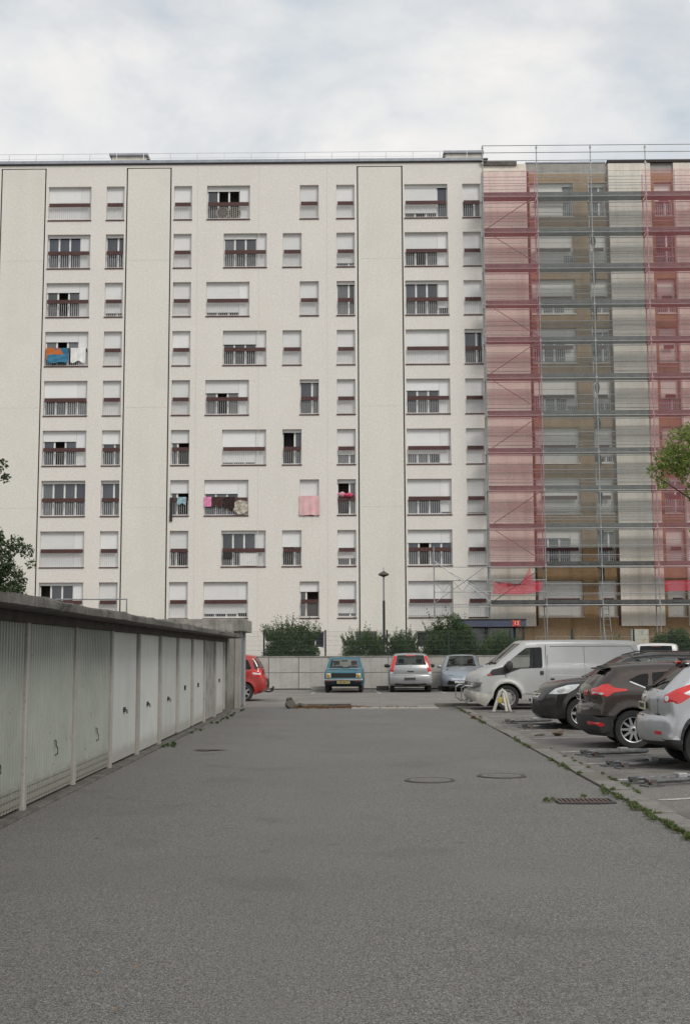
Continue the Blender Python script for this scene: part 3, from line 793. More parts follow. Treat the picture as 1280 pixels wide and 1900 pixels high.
def net(name, label, x0, x1, z0, z1, m, cat='netting', sag=.0, group='nets hung on the scaffolding', cord=True):
    b = MB(); nx, nz = int((x1 - x0) / .24) + 1, int((z1 - z0) / .25) + 1
    P = {}
    for i in range(nx + 1):
        for j in range(nz + 1):
            u = i / nx; x = x0 + (x1 - x0) * u; z = z0 + (z1 - z0) * j / nz
            ph = (z - LIFT[0]) / 2.005; bel = math.sin(math.pi * (ph % 1.0)) ** 2
            yy = -.10 - .05 * bel * math.sin(math.pi * u) - .018 * math.sin(x * 7 + z * 1.3) - .012 * math.sin(z * 8.3 + x * 2)
            if j == nz: z -= sag * math.sin(math.pi * ((u * (x1 - x0) / 2.93) % 1))
            P[i, j] = (x, 63.3 + yy, z)
    for i in range(nx):
        for j in range(nz): b.quad(P[i, j], P[i + 1, j], P[i + 1, j + 1], P[i, j + 1])
    o = b.build(name, m, smooth=True, angle=180)
    if cord:
        c = MB()
        for k, z in enumerate(LIFT):
            for h in (.28, .78, 1.28):
                if z0 < z + h < z1: c.tube([(x0, 63.3 - .13, z + h), ((x0 + x1) / 2, 63.3 - .15, z + h - .02), (x1, 63.3 - .13, z + h)], .008, 4)
        c.build('cord', mat('cord_grey', (.2, .2, .2), rough=.8), o)
    return tag(o, label, cat, group)
red_net = netmat('net_red', (.8, .24, .27), .185)
grey_net = netmat('net_grey', (.58, .63, .60), .145)
net('scaffold_net', 'pink red debris net on the first bay of the scaffolding', SX[0] + .03, SX[1] - .02, 6.0, 27.5, red_net)
net('scaffold_net', 'grey green debris net over the two middle bays of the scaffolding', SX[1] + .02, SX[3] - .3, 7.0, 27.6, grey_net, sag=.22)
net('scaffold_net', 'red debris net at the right edge of the photo behind the tree', SX[3] - .26, SX[5], 5.4, 27.55, red_net)
b = MB()
def torn(name, label, pts, m):
    b = MB(); n = len(pts)
    cx = sum(p[0] for p in pts) / n; cz = sum(p[1] for p in pts) / n
    for i in range(n):
        (xa, za), (xb, zb) = pts[i], pts[(i + 1) % n]
        for t0, t1 in ((0, .5), (.5, 1)):
            f = lambda x, z, t: (cx + (x - cx) * t, 63.3 - .15 - .06 * math.sin(x * 9 + z * 5) * (1 - t) - .05, cz + (z - cz) * t)
            b.quad(f(xa, za, t0), f(xb, zb, t0), f(xb, zb, t1), f(xa, za, t1))
    tag(b.build(name, m, smooth=True, angle=180), label, 'netting', 'nets hung on the scaffolding')
red_dense = netmat('net_red_dense', (.66, .04, .09), .5)
torn('net_scrap', 'bright red scrap of net caught on the lattice girder', [(7.0, 4.62), (7.05, 5.25), (7.6, 4.95), (8.3, 5.1), (8.65, 5.15), (8.75, 5.6), (8.95, 6.0), (9.05, 5.3), (9.6, 5.2), (9.5, 4.75), (8.9, 4.62), (8.2, 4.55)], red_dense)
torn('net_scrap', 'bright red scrap of net along the lowest rail at the right edge', [(15.9, 4.7), (15.85, 5.25), (17.2, 5.3), (20.5, 5.28), (20.5, 4.75), (17.6, 4.72)], red_dense)
# wraps of dark sheet hanging at the inner standards
for k in range(1, 11):
    z = LIFT[k]; 
    b = MB(); b.lathe([(.02, 0.0), (.1, -.1), (.13, -.35), (.09, -.62), (.02, -.8)], 'Z', 8)
    b.v = [(p[0] * (1 + .3 * math.sin(p[2] * 9 + k)) + 12.86, p[1] * .6 + 63.9, p[2] + z - .1) for p in b.v]
    tag(b.build('tied_sheet', plastic_blk, smooth=True), 'dark sheet tied to the middle standard under scaffold deck %s' % ['', 'two', 'three', 'four', 'five', 'six', 'seven', 'eight', 'nine', 'ten', 'eleven'][k] + ' counted from below', 'sheet', 'dark sheets tied along the middle standard')
def rubble(label, x, z, y=63.6):
    b = MB(); b.lathe([(.01, .16), (.16, .13), (.3, .04), (.36, 0)], 'Z', 10)
    b.v = [(p[0] * (1 + .3 * math.sin(p[1] * 40)) + x, p[1] * .6 + y, p[2] * (1 + .4 * math.sin(p[0] * 30)) + z) for p in b.v]
    tag(b.build('sack', mat('sack_yellow', (.55, .45, .25), (.6, .58, .5), scale=5, rough=.9), smooth=True), label, 'sack')
rubble('torn pale sack on a deck of the grey netted bay', 14.7, LIFT[6], 63.55); rubble('small yellow sack on a lower deck of the grey netted bay', 14.6, LIFT[4], 63.55)
rubble('white sack on a deck behind the red net', 9.1, LIFT[2], 63.55)

# ------------------------------------------------------------------ garages
lintel_m = mat('lintel_brown', (.075, .062, .05), (.045, .038, .032), scale=4, rough=.9, bump=.5, bscale=30)
gar = thing('garage_row', 'long low row of lock-up garages with pale doors under a stained concrete roof', 'garage', (-3.17, 0, 0), R(.6))
PY_ = [12.22 + 2.22 * i for i in range(-3, 10)]
b = MB(); b.box(-5.6, -0.12, 4, 32.9, -.02, 1.97); b.build('body', concrete_dark, gar)
# roof slab with a worn front edge
b = MB()
nY = 80
yy = np.linspace(3.6, 33.4, nY)
wr = random.Random(4); WB = [wr.gauss(0, .013) for _ in range(90)]
def wob(k): return WB[k % 90] + .012 * math.sin(k * .63 + 1)
prof = []
for k, y in enumerate(yy):
    prof.append([(.20, y, 1.976), (.33 + wob(k), y, 1.978), (.35 + wob(k), y, 1.99), (.35 + wob(k + 9), y, 2.06), (.33, y, 2.085 + wob(k) * .5), (-5.8, y, 2.11), (-5.8, y, 1.976)])
for k in range(nY - 1):
    for j in range(6): b.quad(prof[k][j], prof[k + 1][j], prof[k + 1][j + 1], prof[k][j + 1])
    b.quad(prof[k][6], prof[k + 1][6], prof[k + 1][0], prof[k][0])
for e in (0, nY - 1):
    n = len(b.v); b.v += prof[e]; b.f.append(tuple(range(n, n + 7))); b.m.append(0)
b.build('roof', concrete_dark, gar, smooth=True, angle=35)
for y in PY_:
    b = MB(); b.box(-.08, .0, y - .055, y + .055, 0, 1.975)
    o = b.build('post', concrete_pale, gar, bevel=.012)
    o.rotation_euler = (random.uniform(-.004, .004), 0, 0)
b = MB(); b.box(-.1, .02, 5, 32.2, 1.872, 1.972); b.build('lintel', lintel_m, gar)
b = MB(); b.box(-.1, .09, 4.5, 33, -.02, .03); b.build('threshold', concrete_dark, gar, bevel=.01)
DK = [ 'corr', 'corr', 'corr', 'corr', 'corr', 'flat', 'flat', 'flat', 'flat', 'flat', 'old', 'flat']
for i in range(len(PY_) - 1):
    y0, y1 = PY_[i] + .07, PY_[i + 1] - .07
    kind = DK[i]
    if kind == 'corr':
        b = MB(); n = int((y1 - y0) / .098); p = (y1 - y0) / n
        prf = []
        for k in range(n): prf += [(0, y0 + k * p), (0, y0 + k * p + p * .45), (.03, y0 + k * p + p * .55), (.03, y0 + k * p + p * .9)]
        prf.append((0, y1))
        for k in range(len(prf) - 1):
            (xa, ya), (xb, yb) = prf[k], prf[k + 1]
            b.quad((xa - .06, ya, .06), (xb - .06, yb, .06), (xb - .06, yb, 1.87), (xa - .06, ya, 1.87))
        for h in (.10, .17, .24): b.box(-.06, -.027, y0, y1, h, h + .035)
        o = b.build('door', door_grey, gar)
        hy = (y0 + y1) / 2 + .18
        h = MB(); h.tube([(-.03, hy, .62), (-.01, hy, .61), (-.01, hy, .56), (.0, hy + .025, .53), (.0, hy + .035, .47), (-.03, hy + .03, .45)], .007, 5)
        h.build('handle', black_mt, o)
    else:
        b = MB(); b.box(-.085, -.05, y0, y1, .05 + random.uniform(0, .02), 1.87)
        o = b.build('door', door_white if kind == 'flat' else door_old, gar)
        if kind == 'old': o['label'] = 'weathered grey door with dark run marks'
        h = MB(); hy = (y0 + y1) / 2 + random.uniform(-.1, .1)
        if i < 8: h.box(-.05, -.03, hy - .06, hy + .06, .72, .79); h.tube([(-.03, hy, .76), (-.005, hy, .75), (-.005, hy + .02, .70)], .010, 5)
        elif kind == 'flat': h.box(-.05, -.03, hy - .09, hy + .09, .9, .93); h.box(-.05, -.02, hy - .08, hy - .03, .84, .93)
        if h.v: h.build('handle', black_mt, o)
# taller block at the end of the row
b = MB(); b.box(-5.6, -.02, 32.95, 35.3, -.02, 2.2, 0); b.box(-5.6, .12, 35.3, 37.4, -.02, 2.2, 0)
b.build('end_wall', concrete, gar)
b = MB(); b.box(-5.8, .28, 34.9, 37.7, 2.2, 2.56); b.build('end_roof', concrete, gar, bevel=.02)
b = MB(); b.box(-.01, .16, 35.05, 35.25, 0, 2.2); b.box(.121, .16, 36.6, 36.85, 0, 2.2); b.build('pier', concrete_pale, gar, bevel=.01)
b = MB(); b.box(.121, .14, 35.5, 36.4, .08, 2.05); b.build('steel_door', mat('steel_blue', (.2, .23, .26), (.14, .16, .18), rough=.6, scale=4), gar)
fr = MB(); fr.tube([(-5.2, 20.9, 2.1), (-5.2, 20.9, 2.5), (-3.98, 20.9, 2.5), (-3.98, 20.9, 2.1)], .018, 6)
fr.v = [(p[0] + (p[2] - 2.1) * 0, p[1], p[2]) for p in fr.v]
tag(fr.build('pipe_frame', galv), 'bent steel pipe frame standing on the garage roof', 'pipe')

# ------------------------------------------------------------------ wall, fence, lamp, bushes
wl = thing('retaining_wall', 'low grey wall of concrete panels behind the parked cars', 'wall', (0, 52.0, 0))
x = -22.0
pw = 1.27
pj = mat('panel_concrete', (.46, .45, .42), (.38, .37, .345), scale=1.2, rough=.9, bump=.35, bscale=30, streak=((.2, .19, .17), 3, .55), speck=[((.25, .24, .22), 12, .58, .5)])
pj2 = mat('panel_concrete_warm', (.44, .42, .38), (.35, .33, .295), scale=1.2, rough=.9, bump=.35, bscale=30, streak=((.2, .19, .16), 3, .55))
b = MB(); b.box(-22, 34, .03, .35, 0, 1.41); b.build('backing', concrete_dark, wl)
for i in range(44):
    xa = -22 + .42 + i * pw
    for j, (za, zb) in enumerate(((.09, .745), (.765, 1.41))):
        o = boxpart('panel', (pj, pj2, pj)[(i * 7 + j * 3) % 3], wl, xa + .012, xa + pw - .012, 0, .05, za, zb)
        o.location.y = random.uniform(-.008, .004)
b = MB(); b.box(-22, 34, -.03, .37, 1.411, 1.46); b.build('coping', concrete, wl)
fe = thing('mesh_fence', 'dark green wire mesh fence on the low grey wall', 'fence', (0, 52.2, 1.46))
for i in range(18):
    x = -9.5 + .21 + 2.63 * i - 2.63 * 2
    b = MB(); b.box(x - .035, x + .035, -.035, .035, 0, 1.1); b.build('post', green_mt, fe)
    b = MB()
    for k in range(1, 52): b.box(x + k * .05 - .002, x + k * .05 + .002, -.003, .003, .03, 1.05)
    for k in range(6): b.box(x + .03, x + 2.6, -.008, -.002, .04 + k * .2, .046 + k * .2)
    b.build('wire_panel', mat('fence_wire', (.12, .15, .135), rough=.5), fe)
lp = thing('street_lamp', 'slim street lamp with flat dish head rising behind the low wall', 'street lamp', (1.13, 53.2, 1.1))
b = MB(); b.tube([(0, 0, 0), (0, 0, 2.75)], .055, 10); b.build('pole_base', black_mt, lp)
b = MB(); b.tube([(0, 0, 2.75), (0, 0, 3.9)], .032, 8); b.build('pole', mat('pole_grey', (.2, .2, .2), rough=.5), lp)
b = MB(); b.lathe([(.03, 3.78), (.22, 3.86), (.245, 3.885), (.20, 3.95), (.08, 4.01), (.03, 4.05), (.012, 4.06), (.01, 4.2), (.0, 4.21)], 'Z', 20)
b.build('lamp_head', mat('lamp_brown', (.09, .075, .06), rough=.5), lp, smooth=True)

def leaves(name, clumps, n, size, m, parent=None, up=0.0, flat=.5, loc=(0, 0, 0), fold=.25, asp=1.9, shell=.55):
    """leaf-sized folded faces scattered through the volumes of the clumps"""
    vol = np.array([c[3] ** 2.2 * (c[4] if len(c) > 4 else 1) for c in clumps]); pr = vol / vol.sum()
    idx = rng.choice(len(clumps), n, p=pr)
    C = np.array([c[:4] for c in clumps])[idx]
    sx = np.array([(c[5] if len(c) > 5 else (1, 1, 1)) for c in clumps])[idx]
    d = rng.normal(size=(n, 3)); d /= np.linalg.norm(d, axis=1)[:, None]
    rad = rng.random(n) ** (1 / 3)
    rad = np.where(rng.random(n) < shell, .75 + .3 * rng.random(n), rad)
    P = C[:, :3] + d * sx * (C[:, 3] * rad)[:, None]
    ax = rng.normal(size=(n, 3)) * (1 - up) + np.array([0, 0, 1.0]) * up + d * .45
    ax /= np.linalg.norm(ax, axis=1)[:, None]
    sd = np.cross(ax, rng.normal(size=(n, 3))); sd /= np.linalg.norm(sd, axis=1)[:, None]
    nr = np.cross(ax, sd)
    s = size * (.6 + .8 * rng.random(n))[:, None]
    a = P; t = P + ax * s; mid = P + ax * s * .5
    l = mid + sd * s / asp / 1.0 * .5 + nr * s * fold * .5; r_ = mid - sd * s / asp * .5 + nr * s * fold * .5
    V = np.stack([a, l, t, r_], 1).reshape(-1, 3)
    me = bpy.data.meshes.new(name)
    F = np.arange(4 * n).reshape(n, 4)
    tri = np.concatenate([F[:, [0, 1, 2]], F[:, [0, 2, 3]]], 1).reshape(-1, 3)
    me.from_pydata(V.tolist(), [], tri.tolist()); me.materials.append(m)
    return link(name, me, parent, loc)

def bush(label, x, w, zt, m, n, size, up=.2, spikes=0, y=53.3, depth=.7, cat='bush'):
    root = thing('bush', label, cat, (x, y, 1.1), group='shrubs planted behind the low wall')
    h = zt - 1.1
    cl = []
    for k in range(int(36 + w * 26)):
        u = random.uniform(-1, 1); top_ = h * .88 * math.sqrt(max(.04, 1 - abs(u) ** 1.9)) ; zz = random.uniform(.05, 1) * top_ * .86
        cl.append((u * w * .43, random.uniform(-.5, .5) * depth, zz + .06, random.uniform(.10, .19) * min(h, 1.6), 1))
    for k in range(int(w * 9)):                      # the dense foot of the shrub
        u = -1 + 2 * (k + .5) / int(w * 9)
        for zz in (.16, .38, .6):
            if zz < math.sqrt(max(0, 1 - abs(u) ** 2.0)) * .95: cl.append((u * w * (.36, .42, .40)[round(zz * 4.4) - 1 if zz > .2 else 0], random.uniform(-.35, .35) * depth, zz * h * .8, .17 * min(h, 1.6), 1))
    b = MB()
    for k in range(9):
        u = random.uniform(-1, 1) * w * .35; b.tube([(u * .3, 0, -.05), (u * .7, random.uniform(-.2, .2), h * .4), (u, random.uniform(-.3, .3), h * .75)], .018, 5, r1=.005)
    b.build('stems', bark, root)
    leaves('foliage', cl, int(n * 2.1) if n > 3000 else n, size * .72, m, root, up=up)
    if spikes:
        sc_ = []
        for k in range(spikes):
            a = random.uniform(-1, 1); q = Vector((a * w * .42, random.uniform(-.3, .3), h * .5)); dr = Vector((a * .6 + random.uniform(-.15, .15), random.uniform(-.2, .2), 1)).normalized()
            L = random.uniform(.3, .55) * h * (1.15 - abs(a) * .5)
            for s_ in range(10): sc_.append((*(q + dr * L * s_ / 9), .045 * (1.2 - s_ / 12), 1))
        leaves('shoots', sc_, spikes * 85, size * .75, m, root, up=.75)['kind'] = 'stuff'
    return root
bush('feathery round shrub with upright shoots left of the street lamp', -2.9, 2.5, 3.2, leaf_a, 12000, .085, up=.55, spikes=90)
bush('low feathery shrub just left of the lamp post', .25, 2.1, 2.7, leaf_b, 7000, .08, up=.5, spikes=50)
bush('dark shrub right of the lamp post in front of the last cream strip', 1.95, 1.6, 2.75, leaf_a, 7000, .085, up=.3, spikes=22)
bush('tall round dark green bush beside the entrance canopy', 4.05, 2.7, 3.65, leaf_a, 16000, .095, up=.1, spikes=6)
bush('mid green bush under the blue entrance canopy', 6.35, 2.5, 2.75, leaf_b, 10000, .09, up=.1)
bush('loose light shrub behind the roof of the white van', 9.6, 2.2, 2.25, leaf_b, 1800, .08, up=.5, spikes=12)
bush('sparse weedy shrub right of the van roof', 11.1, 1.2, 2.4, leaf_b, 1700, .08, up=.5, spikes=10)
bush('dark green bush behind the small white van at the right edge', 13.75, 2.4, 2.8, leaf_a, 11000, .09, up=.2, spikes=4)
b = MB(); b.box(0, .75, 0, .25, 0, 2.0)
tag(b.build('painted_pillar', mat('mural', (.5, .49, .43), (.45, .33, .08), scale=2.4, rough=.8, lo=.54, hi=.6, speck=[((.25, .3, .3), 3, .57, .8)]), loc=(12.42, 55.5, .6)), 'short pillar painted in yellow and grey beside the right bush', 'pillar')
hb = thing('site_fence', 'galvanised site fence panels standing before the ochre ground floor', 'fence', (0, 61.5, 1.1))
for i in range(4):
    b = MB(); xa = 8.9 + i * 1.75
    b.tube([(xa, 0, 0), (xa, 0, 1.25), (xa + 1.7, 0, 1.25), (xa + 1.7, 0, 0)], .022, 5); b.tube([(xa, 0, .3), (xa + 1.7, 0, .3)], .015, 5)
    for k in range(12): b.box(xa + .14 * k + .07 - .004, xa + .14 * k + .07 + .004, -.004, .004, .02, 1.24)
    b.build('fence_panel', galv, hb)

def tree(label, base, h, limbs, clumps, n, m, size, tr=.14):
    root = thing('tree', label, 'tree', base)
    b = MB(); b.tube([(0, 0, -.05), (.05, .03, h * .4), (-.03, .05, h)], tr, 9, r1=tr * .45)
    for (p, q) in limbs:
        p, q = Vector(p), Vector(q); mid = p.lerp(q, .5) + Vector((0, 0, .15))
        b.tube([p, mid, q], tr * .35, 6, r1=.012)
    b.build('trunk', bark, root, smooth=True, angle=60)
    leaves('crown', clumps, n, size, m, root, shell=.5)
    return root
# ------------------------------------------------------------------ cars
def chaikin(p, it=1):
    for _ in range(it):
        q = []
        for i in range(len(p)):
            a, c = Vector(p[i]), Vector(p[(i + 1) % len(p)])
            q += [tuple(a.lerp(c, .25)), tuple(a.lerp(c, .75))]
        p = q
    return p
def rounded(p, r=.05):
    q = []
    n = len(p)
    for i in range(n):
        a, c, e = Vector(p[i - 1]), Vector(p[i]), Vector(p[(i + 1) % n])
        d0 = min(r, .4 * (a - c).length); d1 = min(r, .4 * (e - c).length)
        u, v = c + (a - c).normalized() * d0, c + (e - c).normalized() * d1
        q += [tuple(u), tuple(u * .25 + c * .5 + v * .25), tuple(v)]
    return q
def fs(poly, sw, k):
    """enlarge an outline about the wheel axis and the ground"""
    return [(sw + (x - sw) / k, z / k) for x, z in poly]
def cspline(pts, n=40):
    """Catmull-Rom through 2d points; a third entry 's' marks a corner"""
    segs, cur = [], []
    for p in pts:
        cur.append(p[:2])
        if len(p) > 2 and len(cur) > 1: segs.append(cur); cur = [p[:2]]
    if len(cur) > 1: segs.append(cur)
    out_ = []
    for s in segs:
        s = [Vector(q) for q in s]
        for i in range(len(s) - 1):
            p0 = s[i - 1] if i else s[0] * 2 - s[1]; p1, p2 = s[i], s[i + 1]; p3 = s[i + 2] if i + 2 < len(s) else s[-1] * 2 - s[-2]
            m = max(3, min(n, int((p2 - p1).length / .05)))
            for k in range(m):
                t = k / m
                out_.append(tuple(.5 * ((2 * p1) + (-p0 + p2) * t + (2 * p0 - 5 * p1 + 4 * p2 - p3) * t * t + (-p0 + 3 * p1 - 3 * p2 + p3) * t ** 3)))
    out_.append(tuple(segs[-1][-1]))
    return out_
FRACS = [-1, -.9, -.72, -.45, -.15, .15, .45, .72, .9, 1]

class Car:
    def __init__(s, label, cat, name, top, zc, wheels, rw, ra, W, belt, tum, bow=(.16, .12), rtop=.11, crown=.03, paint=None, wins=(), wind=(), gl=None,
                 clad=None, low=None, flare=.015, tuck=.05, interior=seat_m, group=None, low_m=None):
        s.root = thing(name, label, cat, group=group)
        s.W, s.paint = W, paint
        gl = gl or glass
        topc = cspline(top)
        xr, xf = min(p[0] for p in topc), max(p[0] for p in topc)
        s.xr, s.xf = xr, xf
        bot = []
        rr_b = []
        for xw in sorted(wheels, reverse=True):
            hw = math.sqrt(max(ra ** 2 - (rw - zc) ** 2, .01)); a0 = math.atan2(zc - rw, hw)
            for k in range(15):
                a = a0 + (math.pi - 2 * a0) * k / 14
                bot.append((xw + ra * math.cos(a), rw + ra * math.sin(a))); rr_b.append(.03)
        O = topc + bot
        rr = [rtop] * len(topc) + rr_b
        for i, p in enumerate(topc):
            if p[1] < zc + .16: rr[i] = .06
        under = [i >= len(topc) - 1 for i in range(len(O))]
        OV = np.array(O); M = len(O)
        A, Bv = OV, np.roll(OV, -1, 0)
        RR = np.array(rr)
        def dist(P):
            AB = Bv - A; L2 = (AB ** 2).sum(1) + 1e-12
            t = np.clip(((P[:, None, :] - A[None]) * AB[None]).sum(2) / L2, 0, 1)
            Q = A[None] + AB[None] * t[:, :, None]
            D_ = np.linalg.norm(P[:, None] - Q, axis=2)
            k = D_.argmin(1)
            return D_[np.arange(len(P)), k], RR[k]
        zmid = rw * 1.7
        def Wz(x, z):
            y = np.full_like(x, W)
            y = y - np.where(z > belt, (z - belt) * tum + .012 * np.clip((z - belt) / .05, 0, 1), 0)
            y = y - tuck * np.clip((zmid - z) / zmid, 0, 1) ** 1.6
            y = y - .02 * np.clip((z - zmid) / max(belt - zmid, .1), 0, 1) ** 2 * (z <= belt) - .02 * (z > belt)
            for xw in wheels:
                d = np.hypot(x - xw, z - rw) - ra
                y = y + flare * np.exp(-(np.clip(d, 0, 9) / .07) ** 2)
            return y
        def bend(x, y, z):
            k = np.abs(y) / W
            sf = np.clip((x - (xf - .75)) / .75, 0, 1) ** 1.5; sr = np.clip(((xr + .6) - x) / .6, 0, 1) ** 1.5
            return x - bow[0] * sf * k ** 2.6 + bow[1] * sr * k ** 2.6
        # side skin
        g = .055
        gx, gz = np.meshgrid(np.arange(xr + .02, xf, g), np.arange(zc - .05, max(p[1] for p in O), g))
        gp = np.stack([gx.ravel(), gz.ravel()], 1)
        gp = gp[inside(O, gp)]; dd, _ = dist(gp); gp = gp[dd > .1]
        ring = []
        nrm = np.stack([(np.roll(OV, -1, 0) - np.roll(OV, 1, 0))[:, 1], -(np.roll(OV, -1, 0) - np.roll(OV, 1, 0))[:, 0]], 1)
        nrm /= np.linalg.norm(nrm, axis=1)[:, None] + 1e-9
        for q in (.012, .035, .07):
            for sg_ in (1, -1):
                P = OV + nrm * q * sg_; P = P[inside(O, P)]; d2, _ = dist(P); ring.append(P[d2 > q * .85])
        pts = [tuple(p) for p in O]
        edges = [(i, (i + 1) % M) for i in range(M)]
        wins = [rounded(w_, .05) for w_ in wins]
        for w_ in wins:
            n0 = len(pts); pts += [tuple(p) for p in w_]; edges += [(n0 + i, n0 + (i + 1) % len(w_)) for i in range(len(w_))]
        if low:
            n0 = len(pts); pts += [(low[1], low[0]), (low[2], low[0]), (low[1], zc - .2), (low[2], zc - .2)]; edges += [(n0, n0 + 1), (n0, n0 + 2), (n0 + 1, n0 + 3)]
        if clad is not None:
            n0 = len(pts); pts += [(xr - .1, clad), (xf + .1, clad)]; edges.append((n0, n0 + 1))
            for xw in wheels:
                n0 = len(pts); pts += [(xw + (ra + .065) * math.cos(t), rw + (ra + .065) * math.sin(t)) for t in np.linspace(0, 2 * math.pi, 48, endpoint=False)]
                edges += [(n0 + i, n0 + (i + 1) % 48) for i in range(48)]
        pts += [tuple(p) for p in gp] + [tuple(p) for r_ in ring for p in r_]
        vo, eo, fo, *_ = delaunay_2d_cdt([Vector(p) for p in pts], edges, [], 0, 1e-5)
        V2 = np.array([tuple(p) for p in vo]); F = np.array([f for f in fo if len(f) == 3])
        cen = V2[F].mean(1)
        keep = inside(O, cen); F, cen = F[keep], cen[keep]
        wid = np.full(len(F), -1)
        for i, w_ in enumerate(wins): wid[inside(w_, cen)] = i
        d, r_ = dist(V2)
        q = np.clip(1 - d / r_, 0, 1)
        Y = Wz(V2[:, 0], V2[:, 1]) - r_ * (1 - np.sqrt(1 - q ** 2 + 1e-9))
        Xb = bend(V2[:, 0], Y, V2[:, 1])
        body, wl_ = MB(), {}
        lowm = clad if clad is not None else -1
        def put(mb, tri, mi=0):
            n0 = len(mb.v); mb.v += tri; mb.f.append(tuple(range(n0, n0 + len(tri)))); mb.m.append(mi)
        full = MB()
        for sgn in (1, -1):
            for k in range(len(F)):
                ii = F[k] if sgn == 1 else F[k][::-1]
                tri = [(float(Xb[i]), float(Y[i]) * sgn, float(V2[i, 1])) for i in ii]
                put(full, tri)
                mi = 2 if cen[k][1] < lowm else 0
                if low and cen[k][1] < low[0] and low[1] < cen[k][0] < low[2]: mi = 2
                if clad is not None:
                    for xw in wheels:
                        if math.hypot(cen[k][0] - xw, cen[k][1] - rw) < ra + .065: mi = 2
                if wid[k] >= 0: put(wl_.setdefault((wid[k], sgn), MB()), tri)
                else: put(body, tri, mi)
        # skin across the car
        yo = Wz(OV[:, 0], OV[:, 1]) - RR
        def across(i, f, push=0.0):
            x, z = OV[i]; y = f * yo[i]
            n_ = -nrm[i] if under[i] else nrm[i]
            cr = (crown + push) * (1 - abs(f) ** 2.2) if not under[i] else 0
            px, pz = x - nrm[i][0] * cr * SGN, z - nrm[i][1] * cr * SGN
            return (float(bend(np.array([px]), np.array([y]), np.array([pz]))[0]), float(y), float(pz))
        area = .5 * np.sum(OV[:, 0] * np.roll(OV[:, 1], -1) - np.roll(OV[:, 0], -1) * OV[:, 1])
        SGN = -1 if area > 0 else 1
        glz = {}
        for i in range(M):
            j = (i + 1) % M
            un = under[i] and under[j] or i == M - 1
            for a in range(len(FRACS) - 1):
                f0, f1 = FRACS[a], FRACS[a + 1]
                qd = [across(i, f0), across(i, f1), across(j, f1), across(j, f0)]
                put(full, qd)
                mx, mz = (OV[i] + OV[j]) / 2
                hit = None
                if not un and abs(f0 + f1) / 2 < .9:
                    for wn, (x0, x1, z0) in enumerate(wind):
                        if x0 < mx < x1 and mz > z0: hit = wn
                if hit is not None: put(glz.setdefault(hit, MB()), [(p[0], p[1], p[2] - .004) for p in qd])
                else: put(body, qd, 1 if un else (2 if mz < lowm or (low and mz < low[0] and low[1] < mx < low[2]) else 0))
        fm = bpy.data.meshes.new('tmp'); fm.from_pydata(full.v, [], full.f)
        bm = bmesh.new(); bm.from_mesh(fm); bmesh.ops.remove_doubles(bm, verts=bm.verts, dist=1e-4)
        s.bvh = BVHTree.FromBMesh(bm); bm.free(); bpy.data.meshes.remove(fm)
        s.body = body.build('body', [paint, seam_m, low_m or plastic_blk], s.root, smooth=True, angle=33)
        for (i, sgn), mb in wl_.items(): mb.build('side_window', gl, s.root, smooth=True, angle=60)
        for i, mb in glz.items(): mb.build('windscreen' if i == 0 else 'rear_window', gl, s.root, smooth=True, angle=60)
        # dark tub, dash and seats
        if wins or wind:
            t = MB(); xa = wind[1][0] + .35 if len(wind) > 1 else xr + .5; xb = (wind[0][1] if wind else .9) - .12
            t.box(xa, xb, -(W - .16), W - .16, zc + .05, belt - .12); t.box(xb - .45, xb - .02, -(W - .2), W - .2, belt - .119, belt - .02)
            s.tub = t.build('interior', seam_m, s.root)
            zr = max(p[1] for p in O)
            for yy_ in (.36, -.36):
                for xs_ in ((.0,) if len(wind) < 2 else (.0, -.95)):
                    if xs_ < xa: continue
                    st = MB(); st.box(xs_ - .13, xs_, yy_ - .23, yy_ + .23, belt - .35, belt + .12); st.box(xs_ - .15, xs_ - .06, yy_ - .11, yy_ + .11, belt + .16, belt + .33)
                    st.tube([(xs_ - .1, yy_ - .05, belt + .1), (xs_ - .1, yy_ - .05, belt + .18)], .012, 5)
                    st.build('seat', interior, s.root, bevel=.035)
    def patch(s, name, poly, ang, m, off=.007, res=.045, back=.03, rnd=1, parent=None):
        """a lamp, panel or trim laid on the body: outline drawn in the view from azimuth ang (0 = from the front)"""
        if rnd: poly = rounded(poly, .03)
        o = Vector((math.cos(R(ang)), math.sin(R(ang)), 0)); sx = Vector((-o.y, o.x, 0))
        P = np.array(poly)
        gx, gz = np.meshgrid(np.arange(P[:, 0].min(), P[:, 0].max(), res), np.arange(P[:, 1].min(), P[:, 1].max(), res))
        g = np.stack([gx.ravel(), gz.ravel()], 1) + .003
        g = g[inside(poly, g)]
        n = len(poly)
        vo, eo, fo, *_ = delaunay_2d_cdt([Vector(p) for p in poly] + [Vector(p) for p in g], [(i, (i + 1) % n) for i in range(n)], [], 1, 1e-6)
        mb = MB(); last = None
        H = []
        for p in vo:
            st = sx * p.x + Vector((0, 0, p.y)) + o * 6
            h = s.bvh.ray_cast(st, -o)
            if h[0] is None:
                nn = s.bvh.find_nearest(sx * p.x + Vector((0, 0, p.y)) + o * 1.0); h = nn
            H.append(h[0])
        top_ = [tuple(h + o * off) for h in H]; bot_ = [tuple(h - o * back) for h in H]
        k = len(top_); mb.v = top_ + bot_
        cnt = {}
        for f in fo:
            f = tuple(f); mb.f.append(f); mb.m.append(0)
            for a in range(len(f)):
                e = (f[a], f[(a + 1) % len(f)]); cnt[e] = 1
        for (a, c) in list(cnt):
            if (c, a) not in cnt: mb.f.append((c, a, a + k, c + k)); mb.m.append(0)
        return mb.build(name, m, parent or s.root, smooth=True, angle=38)
    def both(s, name, poly, ang, m, **k):
        a = s.patch(name, poly, ang, m, **k); c = s.patch(name, [(-x, z) for x, z in poly], -ang, m, **k)
        return a, c
